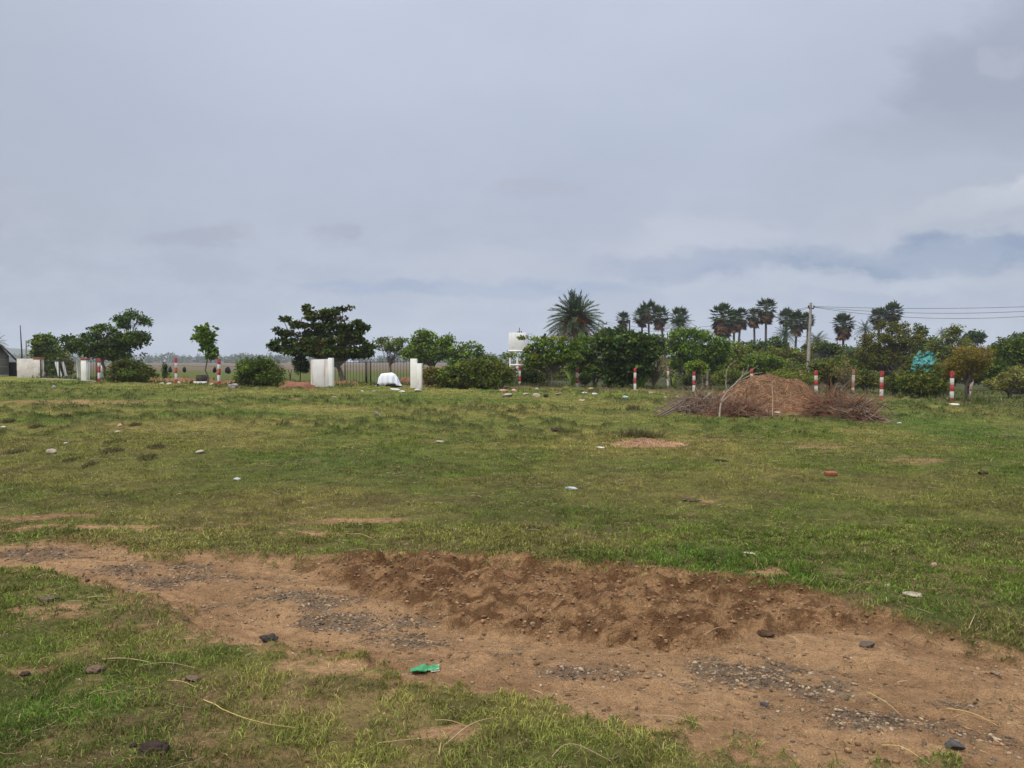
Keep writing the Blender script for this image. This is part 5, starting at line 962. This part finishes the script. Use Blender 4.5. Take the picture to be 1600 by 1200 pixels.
def sheet():
    D = 39.6; k = D/1200; b3 = at(607.5, 601, D); b = np.array([b3[0], D, g(b3[0], D)]); t = thing('covered_heap', b, 'white sheet draped over a low boxy heap behind the barred gate', 'covered heap'); r = RS(2)
    prof = np.array([(-20.5, 0.02), (-17, 0.14), (-15, 0.62), (-11, 0.92), (-4, 0.98), (4, 1.0), (9, 0.9), (13.5, 0.62), (17, 0.22), (20, 0.02)]); u = np.linspace(0, 9, 60); px_ = np.interp(u, np.arange(10), prof[:, 0])*k; h = np.interp(u, np.arange(10), prof[:, 1])*0.68
    v = np.linspace(-1, 1, 26); X = np.repeat(px_[None], 26, 0); Y = np.sign(v)*np.abs(v)**0.6; Y = np.repeat(Y[:, None], 60, 1)*0.45*(0.6+0.4*h[None]/0.68); Z = h[None]*(1-np.abs(v[:, None])**5*1.0)+0.03*(fbm(X*9, np.repeat(v[:, None], 60, 1)*4, 3, 9)-0.5); Z[0] = np.where(np.abs(px_-0.15) < 0.25, 0.1, 0.02); Y = Y+0.04*np.sin(X*22)*np.abs(v[:, None])**2
    i = (np.arange(25)[:, None]*60+np.arange(59)[None]).ravel(); o = mesh_np('sheet', np.stack([X.ravel(), Y.ravel(), np.maximum(Z.ravel(), 0)], 1), np.stack([i, i+1, i+61, i+60], 1), M_sheet, t, None, True); m = o.modifiers.new('thickness', 'SOLIDIFY'); m.thickness = 0.012
    for sx in (-0.5, 0.28):
        V, F = box((sx, -0.46, 0.07), (0.3 if sx > 0 else 0.12, 0.06, 0.13)); bevel(mesh_np('base_gap_shade', V, F, M_dark, t), 0.02)  # solid dark boxes stand in for the shaded gaps under the sheet
sheet()
def net():
    D = 40; r = RS(9); b = at(1443, 580, D); outline = [(1411, 583), (1424, 575), (1427, 560), (1436, 549), (1451, 549), (1464, 553), (1461, 565), (1456, 571), (1452, 580), (1440, 584), (1428, 578)]
    from math import floor
    def inside(x, y):
        c = False; j = len(outline)-1
        for i in range(len(outline)):
            (xi, yi), (xj, yj) = outline[i], outline[j]
            if (yi > y) != (yj > y) and x < (xj-xi)*(y-yi)/(yj-yi)+xi: c = not c
            j = i
        return c
    nx, ny = 56, 40; gx = np.linspace(1408, 1466, nx); gy = np.linspace(547, 586, ny); X, Y = np.meshgrid(gx, gy); dep = -0.5*np.exp(-((X-1445)/18)**2-((Y-568)/14)**2)*1.0+(Y-565)*-0.022+(fbm(X/6, Y/6, 4, 12)-0.5)*0.7
    V = np.array([at(a, c, D+d) for a, c, d in zip(X.ravel(), Y.ravel(), dep.ravel())]); hole = fbm(X/4.5, Y/3.2, 3, 14); F = []
    for j in range(ny-1):
        for i in range(nx-1):
            if inside(X[j, i]+0.5, Y[j, i]+0.5) and hole[j, i] < 0.655-0.1*((Y[j, i] > 568) and (X[j, i] < 1436)): F.append((j*nx+i, j*nx+i+1, (j+1)*nx+i+1, (j+1)*nx+i))
    F = np.array(F); used, inv = np.unique(F.ravel(), return_inverse=True); o = mesh_np('netting', V[used]-b, inv.reshape(-1, 4), M_net, None, None, True); o.location = b; m = o.modifiers.new('thickness', 'SOLIDIFY'); m.thickness = 0.02; tag(o, 'torn turquoise netting draped over a bush', 'netting')
net()
def stump_box():
    b = G(314, 599); r = RS(5); t = thing('twig_basket', b, 'square dark stack of twigs on a white kerb at the foot of the lopsided sapling', 'twig stack'); k = b[1]/1200; w = 15*k; h = 13*k
    V, F = box((0, 0.15, h/2), (w*0.9, 0.4, h)); mesh_np('core', V, F, M_board, t)
    n = 260; x = r.uniform(-.5, .5, n)*w; z = r.rand(n)*h*0.7; P = np.stack([np.stack([x, r.uniform(-0.1, 0.4, n), z], 1), np.stack([x+r.normal(0, .03, n), r.uniform(-0.12, 0.4, n), z+h*0.35*r.rand(n)], 1)], 1); V, F = tubes(P, np.full((n, 2), 0.01), 3); mesh_np('twigs', V, F, M_twig, t, np.repeat(np.array([0.12, 0.085, 0.06])*r.uniform(0.5, 1.4, (n, 1)), 6, 0))['kind'] = 'stuff'
    V, F = box((0.05, -0.12, 0.05), (22*k, 0.16, 0.10)); bevel(mesh_np('kerb', V, F, M_white, t), 0.015)
stump_box()
for px, py, w, h, lab in ((266, 577.5, 2.6, 5.4, 'dark rag hanging by the slim shrub left of the first striped post'), (288, 577, 2.8, 4.6, 'dark rag hanging just right of the first striped post of the pair'), (335.5, 578, 2.7, 4.6, 'dark rag hanging just left of the striped post beside the spiky bush'), (356, 578.5, 4.2, 5.4, 'widest dark rag hanging left of the spiky bush')):
    D = G(px, 600)[1]+0.3; b = at(px, py, D); k = D/1200; r = RS(int(px)); V, F = ico(3); V = V*np.array([w, w*0.5, h])*k; V = V*(1+0.5*(fbm(V[:, 0]*14+px, V[:, 2]*14, 3, 4)-0.5)[:, None]); V[:, 0] *= (1.1-0.45*V[:, 2]/(h*k)); o = mesh_np('hanging_rag', V, F, M_dark, None, None, True); o.location = b; tag(o, lab, 'rag', 'dark rags hung along the fence line')
def fence_strings():
    pts = [(248, 572), (275, 571), (310, 572.5), (342, 572), (372, 573)]
    P = np.array([at(a, c, G(a, 600)[1]+0.25) for a, c in pts]); V, F = tubes((P-P[0])[None], np.full((1, 5), 0.006), 4); o = mesh_np('fence_wire', V, F, M_wire); o.location = P[0]; tag(o, 'thin wire strung past the two striped posts holding the dark rags', 'wire')
fence_strings()
branch('forked_stakes', 'pair of dark forked stakes beside the small round headed tree', [([(453, 598), (453, 586), (450, 577)], .03, .02, (0, 0)), ([(454, 598), (454, 586), (456, 577)], .028, .018, (.1, .1)), ([(457, 592), (463, 597)], .02, .015, (0, 0))], (454, 600), np.array([0.06, 0.045, 0.035]), 'stakes')

# ------------------------------------------------------------------ stones, bricks and litter lying about
def rock(name, px, py, w, h, color, label, cat='stone', group=None, seed=0, flat=None, mat=None, sub=3, cuts=5, rough=0.35, lift=0.3):
    b = G(px, py); k = b[1]/1200; r = RS(seed+int(px)*3+int(py))
    if cat in ('clod', 'dung'):
        V, F = rock_v(r, 4, 0.7, 0, 2); V = V*(1+0.9*(fbm(V[:, 0]*3.2+V[:, 2], V[:, 1]*3.2-V[:, 2], 4, int(px), 0.65)-0.5)[:, None])*np.array([1, 1, 0.8])
    else: V, F = rock_v(r, sub, rough, 0, cuts)
    ext = V.max(0)-V.min(0); hz = h*k; V = (V-(V.max(0)+V.min(0))/2)/ext*np.array([w*k, (flat if flat else w*0.7)*k, hz]); V[:, 2] += hz*(0.5-0.18)
    o = mesh_np(name, V, F, mat or M_stone, None, np.array(color), False); o.location = b; o.rotation_euler = (r.uniform(-0.1, 0.1), r.uniform(-0.1, 0.1), 0); return tag(o, label, cat, group)
WH = (0.44, 0.42, 0.38); GR = (0.22, 0.20, 0.18); BEI = (0.33, 0.28, 0.21); DK = (0.05, 0.036, 0.026); PK = (0.38, 0.24, 0.18)
ST = 'loose stones lying in the pasture'
for a in [('stone', 81, 709, 15, 10, BEI, 'large squarish beige stone among dark tufts in the left pasture', 'stone', ST), ('stone', 312, 708, 14, 6, BEI, 'rounded beige stone alone right of the dark tufts', 'stone', ST), ('stone', 103, 694, 7, 4, WH, 'tiny white stone behind the large squarish beige stone', 'stone', ST), ('stone', 688, 692, 17, 5, BEI, 'flat beige stone in the middle of the pasture', 'stone', ST), ('stone', 893, 765, 21, 6, (0.36, 0.37, 0.35), 'flat pale grey stone on the bright green grass in mid pasture', 'stone', ST),
          ('stone', 938, 701, 13, 4, WH, 'small white chip left of the reddish straw patch', 'stone', ST), ('stone', 184, 675, 9, 3, BEI, 'thin beige chip in the yellowish grass at left', 'stone', ST), ('stone', 187, 666, 8, 5, PK, 'small pinkish stone behind the thin beige chip', 'stone', ST), ('stone', 589, 650, 7, 8, GR, 'upright grey stone standing on a dark tuft', 'stone', ST), ('stone', 84, 607, 6, 6, (0.36, 0.34, 0.33), 'small grey block alone in front of the iron railing', 'stone', ST), ('stone', 5, 668, 8, 3, WH, 'white chip by the dark tufts at the far left', 'stone', ST),
          ('clod', 872, 674, 26, 8, DK, 'dark earth clod in the middle pasture', 'clod', None), ('clod', 420, 1001, 32, 13, (0.045, 0.038, 0.034), 'black lump on the near left edge of the track', 'clod', None), ('clod', 1536, 741, 16, 7, (0.07, 0.045, 0.03), 'dark brown clod in the grass at right', 'clod', None), ('clod', 137, 908, 9, 4, DK, 'small black lump on the left part of the track', 'clod', None), ('clod', 290, 971, 12, 6, (0.07, 0.055, 0.045), 'small dark lump at the grass edge left of the black lump', 'clod', None),
          ('dung_pat', 242, 1174, 52, 20, (0.040, 0.026, 0.022), 'dark purplish dung pat in the near grass', 'dung', None), ('dung_pat', 208, 1167, 14, 8, (0.04, 0.028, 0.022), 'small dark dung lump left of the purplish dung pat', 'dung', None), ('dung_pat', 40, 1056, 18, 9, (0.05, 0.036, 0.028), 'dark dung lump at the left edge of the near grass', 'dung', None), ('dung_pat', 150, 1049, 32, 12, (0.13, 0.085, 0.06), 'brown crumbly dung pat under the long pale straw', 'dung', None), ('dung_pat', 302, 1063, 28, 9, (0.13, 0.09, 0.06), 'brown flat dung pat right of the long pale straw', 'dung', None), ('dung_pat', 75, 938, 34, 8, (0.11, 0.08, 0.06), 'grey brown flat pat in the bare grass left of the track', 'dung', None),
          ('slate', 1354, 1010, 26, 9, (0.095, 0.075, 0.055), 'dark jagged slate piece lying on the track', 'stone', None), ('stone', 1492, 1170, 32, 16, (0.075, 0.068, 0.066), 'dark rounded stone at the near right edge of the track', 'stone', None), ('stone', 1194, 1102, 14, 6, (0.06, 0.058, 0.058), 'small black stone below the gravel patch', 'stone', None), ('stone', 1043, 999, 25, 6, (0.42, 0.30, 0.19), 'flat pale brown shard below the mud bank', 'stone', None), ('stone', 1555, 1053, 14, 6, (0.20, 0.145, 0.10), 'flat brown stone on the right part of the track', 'stone', None), ('clod', 1197, 992, 28, 10, (0.07, 0.04, 0.024), 'dark hollow clod in the churned mud', 'clod', None),
          ('stone', 1426, 931, 32, 6, BEI, 'long flat beige chip on the grass right of the track', 'stone', ST), ('stone', 1172, 866, 24, 4, BEI, 'thin pale flake on the bright grass edge behind the mud', 'stone', ST), ('stone', 1459, 885, 10, 8, PK, 'pinkish chip standing in the grass at right', 'stone', ST), ('stone', 1386, 916, 9, 5, BEI, 'small beige pebble left of the long flat chip', 'stone', ST), ('stone', 370, 750, 13, 5, (0.36, 0.37, 0.35), 'thin pale sliver in the grass left of centre', 'stone', ST), ('stone', 714, 828, 7, 3, WH, 'tiny white chip in the grass behind the churned mud', 'stone', ST), ('clod', 1080, 783, 34, 6, (0.075, 0.055, 0.035), 'dark bare clod in the green grass right of centre', 'clod', None), ('clod', 1128, 721, 24, 4, (0.035, 0.03, 0.022), 'flat black patch like clod below the brown heap', 'clod', None), ('clod', 832, 978, 9, 8, (0.26, 0.19, 0.12), 'round tan pebble on the track below the mud bank', 'clod', None)]:
    rock(*a)
RB = 'rubble along the foot of the posts'
for a in [(787, 613, 14, 6, PK, 'leftmost pinkish rubble block before the water tower post'), (793, 620, 18, 7, BEI, 'long beige rubble block in front of the leftmost pinkish one'), (803, 613, 9, 7, PK, 'upright pinkish rubble block near the water tower post'), (821, 617, 11, 4, BEI, 'flat beige rubble piece right of the water tower post'), (838, 620, 14, 7, BEI, 'square beige rubble block with a pinkish top below the flat tiered tree'), (853, 621, 8, 7, DK, 'dark rubble lump right of the square beige block'), (873, 618, 10, 5, BEI, 'small beige rubble piece right of the dark lump'), (839, 609, 5, 4, WH, 'white round rubble bit on the earth bank'), (923, 611, 9, 7, (0.33, 0.23, 0.13), 'round tan boulder on the bank right of the third post'), (913, 616, 10, 5, WH, 'white rubble bit before the round tan boulder'), (930, 617, 12, 4, WH, 'white rubble bits right of the round tan boulder'), (909, 627, 12, 4, PK, 'reddish flat rubble in the grass below the boulder'), (1017, 617, 6, 6, BEI, 'beige rubble stone at the foot of the dry twiggy shrub'), (1039, 622, 6, 3, WH, 'white pebble right of the dry twiggy shrub'), (1059, 622, 8, 5, PK, 'pinkish rubble stone left of the grey brush pile')]:
    rock('rubble', a[0], a[1], a[2], a[3], a[4], a[5], 'rubble', RB)
WB = 'white blocks and slabs by the gate and posts'
for a in [(253, 600, 9, 3, WH, 'flat white slab farthest left of the first striped post'), (264, 601, 8, 4, WH, 'white slab nearest the left side of the first striped post'), (280, 600, 6, 5, (0.55, 0.46, 0.40), 'pinkish white block right of the first striped post'), (332, 602, 7, 4, (0.5, 0.45, 0.38), 'small pale block left of the second striped post'), (226, 598, 6, 4, WH, 'white slab leaning by the dense rounded bush'), (359, 602, 5, 6, WH, 'white block behind the grey boulder on the left'), (369, 603, 8, 6, WH, 'white block behind the grey boulder on the right'), (617, 610, 16, 4, WH, 'long white slab lying before the barred gate'), (628, 613, 10, 4, WH, 'short white slab lying right of the long one'), (653, 612, 12, 6, (0.42, 0.38, 0.33), 'crumbled pale block in front of the stepped gate pillar'), (566, 612, 5, 2.5, WH, 'small white chip left of the gate slabs'), (584, 612, 6, 2.5, (0.4, 0.36, 0.32), 'grey chip between small white chip and long slab'), (522, 621, 8, 2.5, WH, 'white scrap on the grass below the rust streaked wall block'), (1491, 634, 17, 5, (0.52, 0.47, 0.40), 'pale slab lying at the foot of the tallest looking post'), (1573, 634, 6, 5, WH, 'white stone below the pale silvery bush'), (1587, 636, 4, 4, BEI, 'beige pebble right of the white stone under the silvery bush'), (1478, 699, 0.1, 0.1, WH, '') , (1405, 662, 7, 3, WH, 'white chip at the tip of the long fallen branch')]:
    if a[5]: rock('white_block', a[0], a[1], a[2], a[3], a[4], a[5], 'block', WB)
rock('boulder', 364, 608, 17, 11, (0.27, 0.235, 0.21), 'rounded grey boulder in front of the white blocks left of the spiky bush', 'boulder', None, 0, 14)
rock('crumpled_bag', 977, 623, 12, 6, (0.36, 0.52, 0.50), 'crumpled pale turquoise bag on the grass below the big leaved tree', 'bag', None, 0, None, None, 3, 8, 0.6)
def brick():
    b = G(1298, 743); k = b[1]/1200; V, F = box((0, 0, 0.025), (17*k, 0.10, 6*k)); o = mesh_np('brick', V, F, M_brick); o.location = b; o.rotation_euler = (0.03, 0.02, 0.15); bevel(o, 0.006); tag(o, 'single red clay brick lying in the grass', 'brick')
brick()
def wrapper():
    b = G(664, 1048); k = b[1]/1200; t = thing('wrapper', b, 'crumpled green foil wrapper lying on the edge of the track', 'wrapper', None, 0.15); nx, ny = 40, 16; u = np.linspace(-1, 1, nx); v = np.linspace(-1, 1, ny); X, Y = np.meshgrid(u, v)
    w = 0.75+0.2*np.sin(X*2+1)-0.35*np.exp(-((X-0.22)/0.12)**2); Z = 0.010+0.020*(1-Y**2)*(0.6+0.5*np.cos(X*3.0))*(1-0.6*np.exp(-((X-0.25)/0.15)**2))+0.012*(fbm(X*4, Y*3, 4, 3)-0.5)+0.012*(X > 0.3)*(X-0.3); V = np.stack([X*23*k, Y*w*11*k, Z], -1).reshape(-1, 3); i = (np.arange(ny-1)[:, None]*nx+np.arange(nx-1)[None]).ravel(); F = np.stack([i, i+1, i+nx+1, i+nx], 1); o = mesh_np('foil', V, F, M_green, t, None, True); o.modifiers.new('thickness', 'SOLIDIFY').thickness = 0.002
    V, F = box((16*k, -8*k, 0.006), (14*k, 3*k, 0.006), 0.15); mesh_np('white_flap', V, F, M_wpaint, t)
wrapper()
def dead_tuft(px, py, w, h, n, label, pal, seed, name='weed_tuft'):
    b = G(px, py); k = b[1]/1200; r = RS(seed); m = n; x = r.normal(0, 0.4, m)*w*k*0.5; y = r.normal(0, 0.3, m)*0.35; z0 = gz(b[0]+x, b[1]+y)-b[2]; a = r.uniform(0, 6.28, m); tl = r.uniform(0.2, 1.0, m); L = h*k*r.uniform(0.5, 1.3, m); s = np.linspace(0, 1, 4); d = np.stack([np.cos(a)*tl, np.sin(a)*tl, 1+0*a], 1); d = unit(d)
    P = np.stack([x, y, z0], 1)[:, None]+d[:, None]*(L[:, None]*s)[..., None]; P[..., 2] -= (L*0.3*tl)[:, None]*s**2; V, F = tubes(P, np.array([[0.007, 0.006, 0.005, 0.002]])*np.ones((m, 1))*(b[1]/18), 3); o = mesh_np(name, V, F, M_twig, None, np.repeat(np.array(pal)[r.randint(0, len(pal), m)]*r.uniform(0.6, 1.3, (m, 1)), 12, 0)); o.location = b; return tag(o, label, 'weeds')
GW = [(0.075, 0.088, 0.022), (0.05, 0.058, 0.018), (0.13, 0.075, 0.04), (0.11, 0.11, 0.03)]
dead_tuft(1000, 684, 84, 15, 420, 'spiky dark weed tuft behind the reddish straw patch', GW, 1); dead_tuft(990, 641, 26, 9, 200, 'dark dry weed tuft left of the dead stalk bundle', GW+[(0.09, 0.06, 0.04)], 2)
TG = 'low dark weed tufts in the left pasture'
for i, (px, py, w, h, lab) in enumerate([(57, 662, 16, 7, 'round dark tuft near the white chip at the far left'), (12, 660, 16, 6, 'dark tuft at the extreme left edge of the pasture'), (100, 655, 26, 5, 'wide low dark tuft left of the thin beige chip'), (180, 692, 38, 6, 'wide dark tuft behind the other in the middle left cluster'), (176, 706, 34, 8, 'bushy dark tuft directly right of the large squarish stone'), (245, 700, 28, 7, 'dark tuft left of the rounded beige stone'), (231, 717, 26, 8, 'dense dark tuft nearest the viewer in the left cluster'), (26, 707, 34, 6, 'low dark tufts left of the large squarish stone'), (112, 719, 22, 5, 'low tuft just below the large squarish stone'), (140, 727, 16, 5, 'smallest dark tuft below the left cluster'), (212, 665, 12, 5, 'small dark tuft beside the pinkish stone')]):
    dead_tuft(px, py, w*1.0, h*1.1, 190, lab, GW, 20+i)['group'] = TG
def stalk(pts, r0, label, color, seed, lift=0.012):
    P = np.array([G(*p) for p in pts]); u = np.linspace(0, len(P)-1, len(P)*3-2); Q = np.stack([np.interp(u, np.arange(len(P)), P[:, i]) for i in range(3)], 1); Q[1:-1] = (Q[:-2]+2*Q[1:-1]+Q[2:])/4; zz = gz(Q[:, 0], Q[:, 1]); zz = np.maximum(zz, np.convolve(np.pad(zz, 4, 'edge'), np.ones(9)/9, 'valid')); zz = np.convolve(np.pad(zz, 2, 'edge'), np.ones(5)/5, 'valid'); Q[:, 2] = zz+lift+0.012*np.sin(u/u.max()*np.pi)
    V, F = tubes((Q-Q[0])[None], np.linspace(r0*0.62, r0*0.3, len(Q))[None], 5); o = mesh_np('dry_stalk', V, F, M_twig, None, np.array(color)); o.location = Q[0]; tag(o, label, 'stalk', 'single dry stalks lying near the track')
YS = (0.42, 0.30, 0.11); TN = (0.36, 0.26, 0.14)
for a in [([(318, 1098), (338, 1108), (345, 1116), (380, 1131), (420, 1139), (462, 1142)], 0.004, 'long curved yellow stalk in the near left grass', YS), ([(160, 1034), (195, 1036), (235, 1039)], 0.0055, 'thick straight pale straw above the brown crumbly dung pat', TN), ([(218, 1044), (262, 1042), (305, 1048)], 0.003, 'thin straw running right from the thick straight one', TN), ([(262, 1067), (285, 1073), (306, 1078)], 0.004, 'short pale straw right of the small dung pat', TN), ([(135, 937), (152, 938), (168, 937)], 0.006, 'short bright straw on the bare patch left of the track', TN), ([(140, 1088), (158, 1086), (175, 1084)], 0.0035, 'faint straw low in the near left grass', TN), ([(696, 1168), (730, 1143), (760, 1131), (790, 1126)], 0.0042, 'long bent stalk across the dark bare patch in the near grass', TN), ([(680, 1130), (705, 1135), (735, 1142)], 0.0035, 'reddish straw crossing the long bent stalk', (0.36, 0.21, 0.12)), ([(590, 1166), (615, 1167), (632, 1165), (668, 1158)], 0.0035, 'straw lying left of the dark bare patch', TN), ([(686, 1185), (688, 1175), (690, 1164)], 0.006, 'leaf like pale stalk standing below the dark bare patch', TN), ([(1378, 1170), (1405, 1180), (1452, 1198)], 0.0045, 'yellow stalk near the bottom right corner', YS), ([(1480, 1110), (1520, 1122), (1560, 1140)], 0.004, 'long yellow stalk on the gravel at right', YS), ([(1355, 1085), (1385, 1108), (1410, 1122)], 0.0035, 'stalk crossing the gravel right of the dark patch', YS), ([(1000, 1122), (1050, 1130), (1100, 1140)], 0.003, 'thin straw along the near edge of the track', TN), ([(1514, 985), (1521, 972), (1524, 962)], 0.005, 'pale stalk standing at the grass edge on the right', TN), ([(1100, 988), (1120, 991), (1138, 994)], 0.004, 'stalk lying below the churned mud', TN), ([(1228, 995), (1240, 1002), (1248, 1008)], 0.004, 'short stalk left of the jagged slate', TN), ([(545, 868), (570, 866), (582, 872)], 0.004, 'curled pale straw at the far left corner of the mud', TN), ([(540, 836), (565, 839), (588, 847)], 0.004, 'curved straw on the bare grass behind the track', YS), ([(955, 1023), (980, 1018), (1000, 1022)], 0.004, 'bent straw on the gravel below the mud bank', TN), ([(862, 1188), (880, 1172), (905, 1172), (955, 1195)], 0.003, 'looped thin straw in the near grass right of the bare patch', TN)]:
    stalk(a[0], a[1], a[2], a[3], 1)
# ------------------------------------------------------------------ air
def haze():
    V, F = box((0, 850, 29), (3720, 1920, 106)); 
    m = bpy.data.materials.new('haze'); m.use_nodes = True; nt = m.node_tree; nt.nodes.clear(); o = nt.nodes.new('ShaderNodeOutputMaterial'); v = nt.nodes.new('ShaderNodeVolumePrincipled'); v.inputs['Color'].default_value = (0.86, 0.92, 1.0, 1); v.inputs['Density'].default_value = HAZE; v.inputs['Anisotropy'].default_value = 0.0; nt.links.new(v.outputs[0], o.inputs['Volume'])
    h = mesh_np('haze', V, F, m); tag(h, 'thin bluish haze in the air over the fields', 'haze', kind='stuff')
HAZE = 0.00036
haze()
